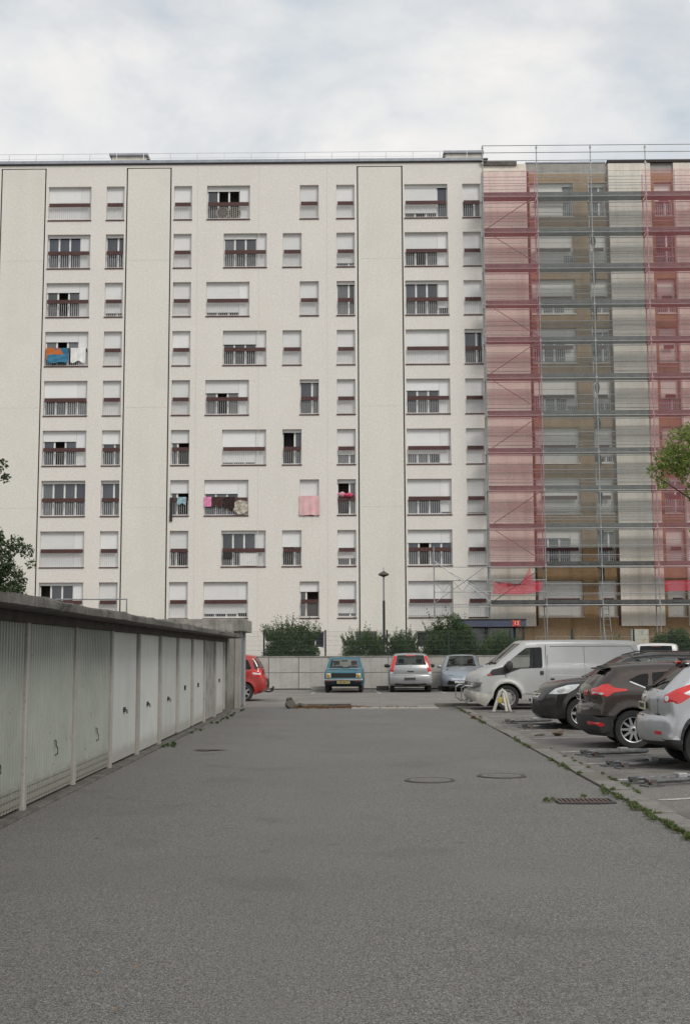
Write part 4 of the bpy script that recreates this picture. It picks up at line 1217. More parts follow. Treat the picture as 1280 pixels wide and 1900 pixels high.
    def side(s, name, poly, m, sides=(1, -1), **k):
        """outline given as (x, z) on the flank"""
        r_ = []
        for sg_ in sides: r_.append(s.patch(name, [(-x, z) if sg_ > 0 else (x, z) for x, z in poly], 90 * sg_, m, **k))
        return r_
    def seam(s, pts, sides=(1, -1), wd=.012, m=None, name='door_gap', off=.004):
        L, Rr = [], []
        for i, p in enumerate(pts):
            a = Vector(pts[max(i - 1, 0)]); c = Vector(pts[min(i + 1, len(pts) - 1)]); d = (c - a).normalized(); nn = Vector((-d.y, d.x)) * wd / 2
            L.append(tuple(Vector(p) + nn)); Rr.append(tuple(Vector(p) - nn))
        s.side(name, L + Rr[::-1], m or seam_m, sides, rnd=0, off=off, res=.05, back=.012)
    def seamv(s, pts, ang, wd=.012, m=None, name='panel_gap', off=.004):
        L, Rr = [], []
        for i, p in enumerate(pts):
            a = Vector(pts[max(i - 1, 0)]); c = Vector(pts[min(i + 1, len(pts) - 1)]); d = (c - a).normalized(); nn = Vector((-d.y, d.x)) * wd / 2
            L.append(tuple(Vector(p) + nn)); Rr.append(tuple(Vector(p) - nn))
        return s.patch(name, L + Rr[::-1], ang, m or seam_m, rnd=0, off=off, res=.05, back=.012)
    def wheels(s, xs, r, y, kind, wd=.2, m=None):
        me = WHEEL(r, wd)
        rm = RIM(r, kind)
        for x in xs:
            for sg_ in (1, -1):
                o = link('wheel', me, s.root, (x, sg_ * y, r)); o.rotation_euler = (0, random.uniform(0, 1), 0 if sg_ > 0 else math.pi)
                c = link('rim', rm, o)
    def mirror(s, x, z, m, y=None, sz=(.09, .11, .075)):
        for sg_ in (1, -1):
            b = MB(); n = 10
            b.lathe([(.01, -1), (.6, -.85), (.95, -.35), (1, .2), (.75, .8), (.01, 1)], 'Y', 12)
            yy_ = (y or s.W) + .08
            b.v = [(p[0] * sz[0] + x, p[1] * sz[1] + yy_ * sg_, p[2] * sz[2] + z) for p in b.v]
            b.tube([(x + .02, (s.W - .08) * sg_, z - .05), (x, yy_ * sg_, z - .03)], .03, 6)
            b.build('mirror', m, s.root, smooth=True)
    def plate(s, ang, sc_, z, m, chars=True, wd=.52, h=.11, tilt=None):
        """a flat number plate set against the body; the characters are only dark strokes, as in the photograph"""
        o = Vector((math.cos(R(ang)), math.sin(R(ang)), 0)); sx = Vector((-o.y, o.x, 0))
        h0 = s.bvh.ray_cast(sx * sc_ + Vector((0, 0, z)) + o * 6, -o)[0]
        b = MB(); b.box(-wd / 2, wd / 2, -.012, .0, -h / 2, h / 2)
        p = b.build('number_plate', m, s.root, tuple(h0 + o * .022)); p.rotation_euler = (0, 0, R(ang) + math.pi / 2)
        if chars:
            c = MB(); rs = random.Random(int(z * 1000))
            x = -wd * .4
            while x < wd * .38:
                ww = rs.choice((.028, .034)); c.box(x, x + .01, -.0155, -.0122, -h * .32, h * .32); c.box(x + .011, x + ww, -.0154, -.0122, rs.choice((-h * .32, -.008, h * .2)), rs.choice((h * .32, .012)) + .002)
                x += ww + .018
            c.build('character', ink, p)
    def place(s, xy, rz, z=0.0):
        s.root.location = (xy[0], xy[1], z); s.root.rotation_euler = (0, 0, R(rz))
    def place_by(s, local, world, rz, z=0.0):
        """put the local ground point at the world ground point"""
        a = R(rz); lx, ly = local
        s.place((world[0] - (lx * math.cos(a) - ly * math.sin(a)), world[1] - (lx * math.sin(a) + ly * math.cos(a))), rz, z)

WC = {}
def WHEEL(r, wd):
    k = ('t', r, wd)
    if k not in WC:
        b = MB(); h = wd / 2
        b.lathe([(r * .62, -h * .8), (r * .72, -h), (r * .93, -h), (r * .985, -h * .8), (r, -h * .45), (r, h * .45), (r * .985, h * .8), (r * .93, h), (r * .72, h), (r * .66, h * .86), (r * .63, h * .5), (r * .6, -h * .2), (.0, -h * .25)], 'Y', 36)
        WC[k] = b.mesh('wheel', rubber, True, 35)
    return WC[k]
def RIM(r, kind):
    k = (kind, r)
    if k in WC: return WC[k]
    b = MB(); R0 = r * .66; y0 = .07
    style, n, m = {'multi': ('s', 10, alloy), 'five': ('s', 5, alloy), 'six': ('s', 6, alloy), 'cap': ('c', 7, alloy), 'steel': ('d', 8, hub_grey), 'seven': ('s', 7, alloy)}[kind]
    b.lathe([(R0, y0 + .02), (R0 * 1.03, y0 + .025), (R0 * .95, y0 + .018), (R0 * .9, y0 - .03)], 'Y', 36, 0)
    if style == 's':
        b.lathe([(.028, y0 + .02), (r * .17, y0 + .012), (r * .2, y0 - .03)], 'Y', 16, 0); b.lathe([(.001, y0 + .024), (.028, y0 + .02)], 'Y', 12, 1)
        b.lathe([(R0 * .9, y0 - .06), (.01, y0 - .065)], 'Y', 24, 1)
        wdt = {10: .032, 7: .05, 6: .06, 5: .075}[n] * r / .33
        for i in range(n):
            a = 2 * math.pi * i / n
            for (ra_, rb_) in ((r * .15, R0 * .95),):
                ca, sa = math.cos(a), math.sin(a)
                def q(rad, t, yy_): return (rad * ca - t * sa, yy_, rad * sa + t * ca)
                w0, w1 = wdt * .75, wdt * .5
                t_ = [q(ra_, -w0, y0 + .012), q(ra_, w0, y0 + .012), q(rb_, w1, y0 + .016), q(rb_, -w1, y0 + .016)]
                u_ = [q(ra_, -w0, y0 - .03), q(ra_, w0, y0 - .03), q(rb_, w1, y0 - .02), q(rb_, -w1, y0 - .02)]
                b.quad(*t_); b.quad(t_[0], u_[0], u_[3], t_[3]); b.quad(t_[1], t_[2], u_[2], u_[1])
    elif style == 'c':
        b.lathe([(R0 * .97, y0 + .01), (r * .5, y0 + .03), (r * .15, y0 + .03), (.001, y0 + .035)], 'Y', 28, 0)
        for i in range(n):
            a = 2 * math.pi * i / n; b.lathe([(.001, y0 + .032), (r * .07, y0 + .032)], 'Y', 8, 1, (r * .46 * math.cos(a), .002, r * .46 * math.sin(a)))
    else:
        b.lathe([(R0 * .95, y0 - .02), (r * .48, y0 - .035), (r * .42, y0), (r * .2, y0 + .005), (r * .17, y0 + .03), (.001, y0 + .03)], 'Y', 28, 0)
        for i in range(n):
            a = 2 * math.pi * i / n; b.lathe([(.001, y0 - .02), (r * .065, y0 - .02)], 'Y', 8, 1, (r * .52 * math.cos(a), .0, r * .52 * math.sin(a)))
    WC[k] = b.mesh('rim', [m, seam_m], True, 30)
    return WC[k]

def paint(name, c, c2=None, metal=.45, rough=.32, dust=None):
    return mat(name, c, c2 or tuple(v * .88 for v in c), scale=1.5, rough=rough, metal=metal, coat=.6, speck=[(dust, 9, .6, .25)] if dust else None)

# --- dark brown hatchback, tail to the lane
P_ = paint('paint_brown', (.052, .040, .034), rough=.26, dust=(.09, .078, .066))
c = Car('dark brown hatchback with spoked alloy wheels and angular red tail lamps', 'car', 'parked_car',
        [(-2.02, .24), (-2.14, .34), (-2.18, .52), (-2.15, .70), (-2.09, .80, 's'), (-2.11, .98), (-2.03, 1.09), (-1.82, 1.27), (-1.67, 1.375, 's'), (-1.77, 1.41, 's'), (-1.4, 1.46), (-.7, 1.485), (-.1, 1.465), (.3, 1.39), (1.02, 1.03), (1.12, .995), (1.72, .88), (2.02, .75), (2.15, .58), (2.17, .4), (2.08, .22)],
        .2, (-1.33, 1.31), .335, .375, .905, 1.0, .36, bow=(.3, .24), paint=P_, gl=glass_dk, tuck=.07, flare=.03, low=(.57, -3, -1.69),
        wins=[[(-1.40, 1.18), (-1.06, 1.06), (-1.02, 1.31), (-1.18, 1.285)], [(-.97, 1.05), (-.22, 1.01), (-.22, 1.38), (-.97, 1.315)], [(-.14, 1.01), (.80, .985), (.30, 1.29), (-.02, 1.37), (-.14, 1.38)]],
        wind=[(.3, 1.04, 1.0), (-2.02, -1.68, 1.09)], group='cars parked in the bays on the right', rtop=.13)
c.both('tail_lamp', fs([(-1.86, .945), (-1.64, 1.03), (-1.57, 1.04), (-1.485, .975), (-1.27, .95), (-1.27, .925), (-1.485, .90), (-1.575, .83), (-1.86, .85)], -1.206, .92), -98, lamp_red, rnd=1, res=.03)
c.both('tail_lamp', [(-.70, 1.0), (-.72, .93), (-.55, .92), (-.53, 1.01)], -150, lamp_red, rnd=0, res=.03)
c.both('lamp_lens', fs([(-1.84, .91), (-1.84, .875), (-1.66, .86), (-1.64, .89)], -1.206, .92), -98, lamp_clear, off=.012, res=.03)
c.both('reflector', fs([(-1.93, .44), (-1.92, .38), (-1.68, .355), (-1.64, .39), (-1.70, .42)], -1.206, .92), -98, lamp_red, res=.03)
c.patch('bumper_crease', [(-.8, .75), (-.8, .72), (.8, .72), (.8, .75)], 180, P_, rnd=0, off=.02)
c.seam([(-.95, 1.33), (-.95, .95), (-.92, .7), (-1.0, .55)]); c.seam([(-.18, 1.38), (-.18, .3)]); c.seam([(.95, 1.0), (.92, .4), (.85, .28)])
c.seam([(-1.36, 1.165), (-1.06, 1.04), (-.2, .998), (.84, .975)], wd=.022, m=chrome, name='chrome_strip', off=.008)
c.seamv([(-.62, .80), (-.3, .775), (.3, .775), (.62, .80)], 180); c.seamv([(-.6, .82), (-.66, 1.0), (-.6, 1.1)], 180); c.seamv([(.6, .82), (.66, 1.0), (.6, 1.1)], 180)
c.plate(180, 0, .88, plate_w)
b = MB(); b.tube([(-.95, 0, 1.47), (-1.25, 0, 1.62)], .012, 5, r1=.005); b.build('antenna', ink, c.root)
b = MB(); b.box(-1.92, -1.6, -.6, .6, 1.405, 1.43); b.v = [(p[0] + .1 * abs(p[1]), p[1], p[2] + (p[0] + 1.6) * .12) for p in b.v]
b.build('spoiler', plastic_blk, c.root, bevel=.01)
b = MB(); b.tube([(-1.95, 0, 1.11), (-1.93, .3, 1.17), (-1.88, .45, 1.2)], .014, 5); b.box(-2.0, -1.93, -.06, .06, 1.07, 1.12); b.build('wiper', ink, c.root)
c.wheels((-1.33, 1.31), .335, .79, 'multi', .215); c.mirror(.72, 1.02, P_)
c.root.scale = (.93,) * 3
c.place_by((-1.33 * .93, -.86 * .93), (4.44, 19.95), -4)

# --- silver crossover at the right edge
P_ = paint('paint_silver', (.46, .47, .48), (.4, .41, .42), metal=.6, rough=.3)
c = Car('silver compact crossover with arrow shaped red tail lamps at the right edge', 'car', 'parked_car',
        [(-1.9, .36), (-2.03, .42), (-2.07, .58), (-2.04, .74), (-1.95, .78, 's'), (-1.965, .95), (-1.93, 1.08), (-1.80, 1.18), (-1.45, 1.46), (-1.36, 1.50, 's'), (-1.46, 1.525, 's'), (-.9, 1.565), (-.2, 1.57), (.3, 1.49), (1.0, 1.16), (1.1, 1.12), (1.7, 1.02), (1.96, .85), (2.05, .6), (1.98, .38)],
        .28, (-1.25, 1.28), .345, .415, .86, 1.1, .42, bow=(.3, .26), paint=P_, gl=glass_dk, tuck=.03, flare=.05, clad=.44,
        wins=[[(-1.28, 1.24), (-.95, 1.17), (-.25, 1.12), (-.25, 1.47), (-.9, 1.44)], [(-.17, 1.12), (.78, 1.1), (.3, 1.38), (-.17, 1.47)]],
        wind=[(.32, 1.02, 1.12), (-1.86, -1.42, 1.14)], group='cars parked in the bays on the right', rtop=.15)
c.both('tail_lamp', fs([(-1.60, .89), (-1.59, .985), (-1.42, 1.07), (-1.19, 1.15), (-.96, 1.24), (-.95, 1.20), (-1.17, 1.095), (-1.345, 1.01), (-1.23, .975), (-1.39, .875)], -1.06, .92), -102, lamp_red, rnd=1, res=.03)
c.both('lamp_lens', fs([(-1.585, .97), (-1.585, .905), (-1.53, .905), (-1.53, .985)], -1.06, .92), -102, lamp_clear, off=.012, res=.03)
c.both('reflector', fs([(-1.73, .515), (-1.73, .47), (-1.64, .465), (-1.64, .51)], -1.06, .92), -102, lamp_red, rnd=0, res=.03)
c.patch('plate_recess', [(-.36, 1.02), (-.36, .82), (.36, .82), (.36, 1.02)], 180, paint('paint_silver_shaded', (.25, .255, .26), metal=.5), off=.004)  # recess laid on flat, its shade put into a darker silver
c.patch('badge', [(-.1, 1.07), (-.1, 1.01), (.1, 1.01), (.1, 1.07)], 180, chrome, off=.014)
c.plate(180, 0, .9, plate_cream)
c.seamv([(-.62, .79), (-.2, .765), (.2, .765), (.62, .79)], 180, wd=.018); c.seamv([(-.58, .8), (-.6, 1.0), (-.5, 1.12)], 180); c.seamv([(.58, .8), (.6, 1.0), (.5, 1.12)], 180)
c.seam([(-.21, 1.47), (-.21, .45)]); c.seam([(-.98, 1.2), (-.92, .9), (-.8, .5)])
b = MB(); b.box(-.08, .08, -.03, .03, 0, .045); b.build('brake_lamp', lamp_red, c.root, (-1.47, 0, 1.515), bevel=.012).rotation_euler = (0, 0, R(90))
b = MB(); b.tube([(-1.88, -.02, 1.16), (-1.72, -.35, 1.3)], .014, 5); b.box(-1.95, -1.86, -.07, .07, 1.12, 1.19); b.build('wiper', ink, c.root)
c.wheels((-1.25, 1.28), .345, .765, 'five', .22); c.mirror(.8, 1.16, P_)
c.root.scale = (.92,) * 3
c.place_by((-1.25 * .92, -.86 * .92), (4.58, 16.2), -3.5)

# --- dark SUV, nose to the lane
P_ = paint('paint_anthracite', (.034, .032, .031), rough=.26, dust=(.065, .06, .055))
c = Car('dark grey brown SUV with its pale headlamps facing the lane', 'car', 'parked_car',
        [(-2.15, .36), (-2.3, .5), (-2.31, .75), (-2.26, 1.0), (-2.15, 1.15), (-1.98, 1.5), (-1.82, 1.6), (-1.3, 1.66), (-.5, 1.68), (.05, 1.63), (.35, 1.55), (1.05, 1.15), (1.16, 1.11), (1.75, 1.04), (2.08, .94), (2.22, .82), (2.30, .66), (2.32, .48), (2.24, .3), (2.1, .24)],
        .24, (-1.33, 1.36), .35, .40, .90, 1.08, .34, bow=(.34, .12), paint=P_, gl=glass, tuck=.05, flare=.03,
        wins=[[(-1.9, 1.2), (-1.25, 1.14), (-1.25, 1.54), (-1.75, 1.5)], [(-1.17, 1.13), (-.25, 1.11), (-.25, 1.57), (-1.17, 1.55)], [(-.17, 1.11), (.86, 1.09), (.3, 1.46), (-.02, 1.56), (-.17, 1.57)]],
        wind=[(.34, 1.08, 1.12), (-2.14, -1.95, 1.16)], group='cars parked in the bays on the right', rtop=.14)
c.both('headlamp', fs([(-1.86, .72), (-1.72, .83), (-1.46, .905), (-1.22, .92), (-1.31, .83), (-1.46, .74), (-1.6, .725)], -1.217, .92), 80.7, lamp_clear, res=.03)
c.both('lamp_lens', fs([(-1.70, .79), (-1.60, .83), (-1.52, .83), (-1.56, .76), (-1.66, .75)], -1.217, .92), 80.7, hub_grey, res=.03, off=.012)
c.patch('grille', [(-.5, .80), (-.44, .70), (.44, .70), (.5, .80)], 0, chrome); c.patch('grille_slot', [(-.44, .78), (-.4, .74), (.4, .74), (.44, .78)], 0, seam_m, off=.014)
c.patch('lower_grille', [(-.55, .56), (-.62, .33), (.62, .33), (.55, .56)], 0, plastic_blk)
c.patch('badge', [(-.09, .86), (-.05, .80), (0, .84), (.05, .80), (.09, .86), (0, .91)], 0, chrome, rnd=0)
c.both('fog_lamp', [(.55, .43), (.6, .37), (.85, .40), (.98, .47)], 38, hub_grey)
c.plate(0, 0, .62, plate_w)
c.seam([(-.21, 1.57), (-.21, .35)]); c.seam([(-1.21, 1.55), (-1.2, .9), (-1.05, .6)]); c.seam([(.96, 1.1), (.93, .5)])
c.seamv([(-.75, .96), (-.6, .845), (-.2, .815), (.2, .815), (.6, .845), (.75, .96)], 0)
b = MB(); b.tube([(1.1, -.55, 1.145), (1.0, .1, 1.19)], .014, 5); b.tube([(1.12, .1, 1.145), (1.02, .6, 1.18)], .014, 5); b.build('wiper', ink, c.root)
for yy_ in (.66, -.66):
    b = MB(); b.tube([(-1.6, yy_, 1.64), (-1.4, yy_, 1.70), (-.2, yy_, 1.715), (.15, yy_, 1.63)], .018, 6); b.build('roof_rail', plastic_blk, c.root)
c.wheels((-1.33, 1.36), .35, .775, 'seven', .22); c.mirror(.78, 1.14, P_)
c.root.scale = (.92,) * 3
c.place_by((1.36 * .92, .86 * .92), (4.5, 24.85), 179)

# --- battered white van, nose to the lane
P_ = mat('paint_van', (.47, .475, .47), (.42, .425, .42), scale=1.3, rough=.36, metal=.25, coat=.3, streak=((.42, .41, .37), 4, .35), speck=[((.4, .38, .33), 10, .64, .35)])
c = Car('white panel van with its crumpled front bumper hanging loose', 'van', 'delivery_van',
        [(-2.36, .38), (-2.40, .5), (-2.40, .9), (-2.37, 1.2), (-2.27, 1.78), (-2.2, 1.86), (-1.9, 1.885), (-.6, 1.90), (.55, 1.89), (.82, 1.87), (.96, 1.82), (1.72, 1.21), (1.82, 1.165), (2.18, 1.03), (2.33, .92), (2.385, .80), (2.40, .66, 's'), (2.34, .62), (2.32, .4), (2.26, .3)],
        .3, (-1.5, 1.42), .335, .40, .965, 1.15, .16, bow=(.2, .04), paint=P_, gl=glass_cl, tuck=.02, flare=.035, rtop=.09, crown=.02,
        wins=[[(.42, 1.14), (1.05, 1.12), (1.54, 1.14), (1.44, 1.25), (1.12, 1.50), (.86, 1.69), (.42, 1.71)]],
        wind=[(.98, 1.70, 1.22)])
c.root['group'] = None; del c.root['group']
c.side('window_trim', [(1.02, 1.13), (1.5, .96), (1.95, .93), (1.82, 1.1), (1.52, 1.17), (1.46, 1.24), (1.2, 1.13)], plastic_blk, rnd=0, off=.01)
c.side('side_marker', [(1.84, .99), (1.84, .94), (1.96, .94), (1.95, .99)], mat('lamp_orange', (.4, .06, .02), rough=.2, coat=1), off=.018)
c.both('headlamp', [(-2.36, .765), (-2.36, .58), (-2.12, .575), (-1.96, .64), (-1.90, .755), (-2.1, .775)], 80, lamp_dull, rnd=0, off=.012, res=.03)
c.both('lamp_lens', [(-2.30, .74), (-2.30, .62), (-2.16, .61), (-2.12, .73)], 80, lamp_clear, off=.02, res=.03)
c.both('headlamp', [(-.74, .765), (-.74, .58), (-.42, .58), (-.44, .765)], 4, lamp_dull, rnd=0, off=.012)
c.patch('grille', [(-.4, .78), (-.4, .62), (.4, .62), (.4, .78)], 0, plastic_blk)
c.seam([(.32, 1.76), (.32, .42)], wd=.016); c.seam([(1.46, .98), (1.44, .87)], wd=.014); c.seam([(.92, .44), (.32, .42)], wd=.014); c.seam([(.28, 1.5), (.28, .45)], wd=.01)
c.seam([(.22, 1.24), (-2.3, 1.24)], wd=.025, m=paint('crease_highlight', (.6, .605, .6), metal=.1), name='crease'); c.seam([(.22, .94), (-2.36, .94)], wd=.03, m=MATS['crease_highlight'], name='crease')  # creases laid on as paler strips, their highlight put into the colour
c.seam([(1.5, .93), (2.22, .93)], wd=.03, m=MATS['crease_highlight'], name='crease')
c.seam([(.2, 1.73), (-2.05, 1.73), (-2.15, 1.6), (-2.2, 1.3)], wd=.012); c.seam([(-.75, 1.73), (-.75, .5)], wd=.008); c.seam([(.3, .56), (-.9, .56)], wd=.02)
c.side('door_handle', [(.40, 1.06), (.40, .95), (.5, .95), (.5, 1.06)], plastic_blk, off=.016); c.side('door_lock', [(.1, .86), (.1, .81), (.22, .81), (.22, .86)], plastic_blk, off=.016)
arch = [(1.42 + .47 * math.cos(a), .335 + .47 * math.sin(a)) for a in np.linspace(.05, math.pi - .2, 14)] + [(1.42 + .40 * math.cos(a), .335 + .40 * math.sin(a)) for a in np.linspace(math.pi - .2, .05, 14)]
c.side('arch_trim', arch, mat('trim_grey', (.5, .49, .46), (.4, .39, .36), scale=4, rough=.6), rnd=0, off=.02)
b = MB(); b.tube([(1.72, -.75, 1.23), (1.64, -.1, 1.31)], .014, 5); b.tube([(1.74, -.1, 1.22), (1.66, .6, 1.29)], .014, 5); b.build('wiper', ink, c.root)
b = MB()                                             # loose bumper: front shell, then a bent plate hanging down the near flank
n = 16; pr = []
for i in range(n + 1):
    t = -1 + 1.86 * i / n; y_ = t * .93; x_ = 2.44 - .42 * abs(t) ** 3.5
    dz = -.0 if t < .1 else -.05 * (t - .1)
    pr.append([(x_ - .02, y_, .555 + dz), (x_ + .02, y_, .48 + dz), (x_ + .0, y_, .36 + dz), (x_ - .06, y_ * .99, .27 + dz), (x_ - .1, y_ * .97, .28 + dz), (x_ - .08, y_ * .97, .54 + dz)])
for i in range(len(pr) - 1):
    for k in range(6): b.quad(pr[i][k], pr[i + 1][k], pr[i + 1][(k + 1) % 6], pr[i][(k + 1) % 6])
A, B_, C_, D_ = Vector((2.40, .80, .53)), Vector((1.80, 1.02, .42)), Vector((2.02, 1.0, .10)), Vector((2.36, .82, .26))
N_ = 8; Pg = {}
for i in range(N_ + 1):
    for k in range(5):
        u, v = i / N_, k / 4
        p = A.lerp(B_, u).lerp(D_.lerp(C_, u), v); p.y += .05 * math.sin(math.pi * u) + .03 * math.sin(math.pi * v); Pg[i, k] = p
for i in range(N_):
    for k in range(4):
        q = [Pg[i, k], Pg[i + 1, k], Pg[i + 1, k + 1], Pg[i, k + 1]]; b.quad(*q); b.quad(*[p - Vector((.0, .02, 0)) for p in reversed(q)])
bp = b.build('bumper', mat('bumper_grey', (.47, .455, .41), (.33, .32, .28), scale=3, rough=.7, streak=((.16, .15, .13), 5, .6)), c.root, smooth=True, angle=45)
bp['label'] = 'crumpled grey bumper hanging off one end'
b = MB(); b.tube([(2.3, .7, .64), (2.52, .68, .66), (2.62, .6, .6), (2.63, .58, .32), (2.5, .55, .22), (2.3, .5, .24)], .022, 8); b.tube([(2.3, -.7, .64), (2.52, -.68, .66), (2.62, -.6, .6), (2.63, -.58, .32), (2.5, -.55, .22), (2.3, -.5, .24)], .022, 8)
b.build('bull_bar', galv, c.root, smooth=True)
c.wheels((-1.5, 1.42), .335, .845, 'steel', .2); c.mirror(1.36, 1.2, plastic_blk, sz=(.1, .1, .14))
for sgn in (1,):
    b = MB(); b.tube([(1.2 + .19 * math.cos(t), .42 + .19 * math.sin(t), 1.14 + .12 * math.cos(t)) for t in np.linspace(0, 6.28, 20)], .014, 5); b.build('steering_wheel', ink, c.root)
c.place_by((1.42, .93), (4.06, 33.6), 183)

# --- old blue small car facing the camera
P_ = mat('paint_blue', (.02, .125, .172), (.017, .105, .148), scale=1.5, rough=.45, coat=.3, speck=[((.05, .17, .21), 8, .58, .4)])
c = Car('old boxy blue small car with amber round headlamps and a chrome bumper', 'car', 'parked_car',
        [(-1.7, .36), (-1.77, .5), (-1.76, .85), (-1.6, .95), (-1.28, 1.28), (-1.05, 1.36), (0, 1.40), (.22, 1.37), (.34, 1.31), (.78, .975), (.86, .945), (1.3, .9), (1.62, .845), (1.71, .81, 's'), (1.745, .58), (1.74, .45), (1.66, .32)],
        .24, (-1.1, 1.1), .27, .31, .755, .93, .24, bow=(.06, .05), paint=P_, gl=glass_cl, rtop=.06, crown=.015, tuck=.05,
        wins=[[(-1.2, .98), (-.5, .96), (-.5, 1.29), (-1.05, 1.27)], [(-.42, .96), (.3, .95), (.3, 1.28), (-.42, 1.3)], [(.36, .95), (.66, .95), (.4, 1.2), (.36, 1.22)]],
        wind=[(.33, .80, .97), (-1.58, -1.25, .97)], interior=seat_l, group='cars parked along the low wall')
c.patch('grille', [(-.60, .785), (-.60, .60), (.60, .60), (.60, .785)], 0, seam_m, rnd=0, off=.004)
for sgn in (1, -1):
    b = MB(); b.box(-.01, .02, -.095, .095, -.09, .09); h = b.build('headlamp', mat('lamp_rimmed', (.55, .52, .42), rough=.3), c.root, (1.745, sgn * .58, .69), bevel=.02)
    b = MB(); b.lathe([(.001, .045), (.05, .038), (.075, .022), (.078, .01)], 'X', 20); b.build('lens', lamp_amber, h, smooth=True)
b = MB(); b.box(-.03, .05, -.74, .74, .485, .56); b.box(-.3, -.03, .70, .745, .487, .558); b.box(-.3, -.03, -.745, -.70, .487, .558); b.build('bumper', chrome, c.root, (1.76, 0, 0), bevel=.015)
for sgn in (1, -1):
    b = MB(); b.box(-.005, .02, -.14, .14, -.025, .025); b.build('indicator', mat('lamp_dark_red', (.2, .03, .02), rough=.3), c.root, (1.735, sgn * .56, .455))
c.patch('lower_panel', [(-.72, .47), (-.72, .27), (.72, .27), (.72, .47)], 0, mat('paint_darkblue', (.012, .03, .045), rough=.7), rnd=0)
b = MB(); b.box(-.25, .25, -.012, 0, -.055, .055); p = b.build('number_plate', plate_y, c.root, (1.835, 0, .425)); p.rotation_euler = (0, 0, R(90))
cc = MB()
for i in range(8): cc.box(-.2 + i * .052, -.2 + i * .052 + (.03 if i % 3 else .018), -.0155, -.0122, -.032 + .01 * (i % 2), .032)
cc.build('character', ink, p)
b = MB(); b.tube([(.83, -.1, .975), (.76, .45, 1.02)], .012, 5); b.tube([(.83, -.6, .975), (.76, -.08, 1.02)], .012, 5); b.build('wiper', ink, c.root)
b = MB(); b.box(.28, .32, -.12, .12, 1.235, 1.29); b.build('rear_view_mirror', ink, c.root)
b = MB(); b.box(.5, .7, .2, .42, .925, .985); b.build('paper', white_pvc, c.root)
b = MB(); b.tube([(.80, -.74, .96), (.34, -.62, 1.31)], .012, 5); b.tube([(.80, .74, .96), (.34, .62, 1.31)], .012, 5); b.tube([(.84, -.72, .955), (.84, .72, .955)], .01, 5); b.build('window_trim', chrome, c.root)
c.wheels((-1.1, 1.1), .27, .65, 'steel', .15)
c.root.scale = (1, 1, .97)
c.place((-.54, 49.25), -91.2, .04)

# --- silver small car seen from behind
P_ = paint('paint_silver_warm', (.37, .375, .38), (.33, .335, .34), metal=.55, rough=.36)
c = Car('silver small hatchback seen from behind with tall red tail lamps', 'car', 'parked_car',
        [(-1.8, .28), (-1.9, .36), (-1.93, .52), (-1.91, .68), (-1.86, .73, 's'), (-1.86, .9), (-1.82, 1.05), (-1.62, 1.42), (-1.52, 1.51), (-1.2, 1.545), (-.3, 1.55), (.3, 1.46), (1.2, 1.0), (1.32, .96), (1.7, .82), (1.88, .64), (1.92, .45), (1.84, .24)],
        .22, (-1.25, 1.25), .3, .345, .84, 1.0, .27, bow=(.2, .09), paint=P_, gl=glass, tuck=.04,
        wins=[[(-1.05, 1.05), (-.4, 1.02), (-.4, 1.42), (-.98, 1.4)], [(-.32, 1.02), (.9, 1.0), (.35, 1.34), (-.32, 1.42)]],
        wind=[(.32, 1.2, 1.02), (-1.80, -1.60, 1.07)], group='cars parked along the low wall')
c.both('tail_lamp', [(-.82, .84), (-.67, .82), (-.62, 1.06), (-.53, 1.45), (-.64, 1.47), (-.75, 1.12)], 180, lamp_red, rnd=0, off=.012)
c.both('reversing_lamp', [(-.83, .83), (-.67, .81), (-.68, .735), (-.84, .735)], 180, lamp_clear, off=.012)
c.patch('brake_lamp', [(-.18, 1.485), (-.18, 1.455), (.18, 1.455), (.18, 1.485)], 180, lamp_red, off=.02)
c.patch('bumper_strip', [(-.85, .725), (-.85, .69), (.85, .69), (.85, .725)], 180, ink, rnd=0, off=.012)
c.patch('lower_bumper', [(-.6, .37), (-.66, .25), (.66, .25), (.6, .37)], 180, plastic_blk)
c.patch('tailgate_handle', [(-.13, .86), (-.13, .81), (.13, .81), (.13, .86)], 180, ink)
c.patch('plate_recess', [(-.3, .62), (-.3, .48), (.3, .48), (.3, .62)], 180, hub_grey, rnd=0)
c.plate(180, -.03, .55, mat('plate_dark', (.05, .05, .05), rough=.5), chars=False, wd=.44, h=.09); 
b = MB(); b.tube([(-1.86, 0, 1.03), (-1.76, -.12, 1.17)], .014, 5); b.build('wiper', ink, c.root)
c.wheels((-1.25, 1.25), .3, .72, 'cap', .18); c.mirror(.75, 1.04, plastic_blk, sz=(.08, .12, .08))
c.root.scale = (1, 1, .97)
c.place((2.08, 49.55), 88.6, .04)

# --- pale blue silver small car facing the camera
P_ = paint('paint_silver_blue', (.30, .345, .385), (.265, .305, .345), metal=.5, rough=.3)
c = Car('pale blue silver small car facing the lane beside the white van', 'car', 'parked_car',
        [(-1.75, .3), (-1.88, .5), (-1.85, .85), (-1.7, 1.0), (-1.42, 1.34), (-1.2, 1.40), (-.3, 1.43), (.1, 1.39), (.95, .97), (1.05, .94), (1.5, .82), (1.75, .68), (1.88, .5), (1.9, .38), (1.8, .22)],
        .2, (-1.2, 1.22), .285, .33, .815, .93, .32, bow=(.34, .12), paint=P_, gl=glass, tuck=.05,
        wins=[[(-1.3, 1.02), (-.4, .97), (-.4, 1.32), (-1.15, 1.28)], [(-.32, .97), (.75, .95), (.2, 1.27), (-.32, 1.32)]],
        wind=[(.12, .96, .98), (-1.68, -1.4, 1.02)], group='cars parked along the low wall')
c.both('headlamp', [(.30, .62), (.42, .56), (.72, .62), (1.0, .78), (.80, .76), (.5, .70)], 30, lamp_clear)
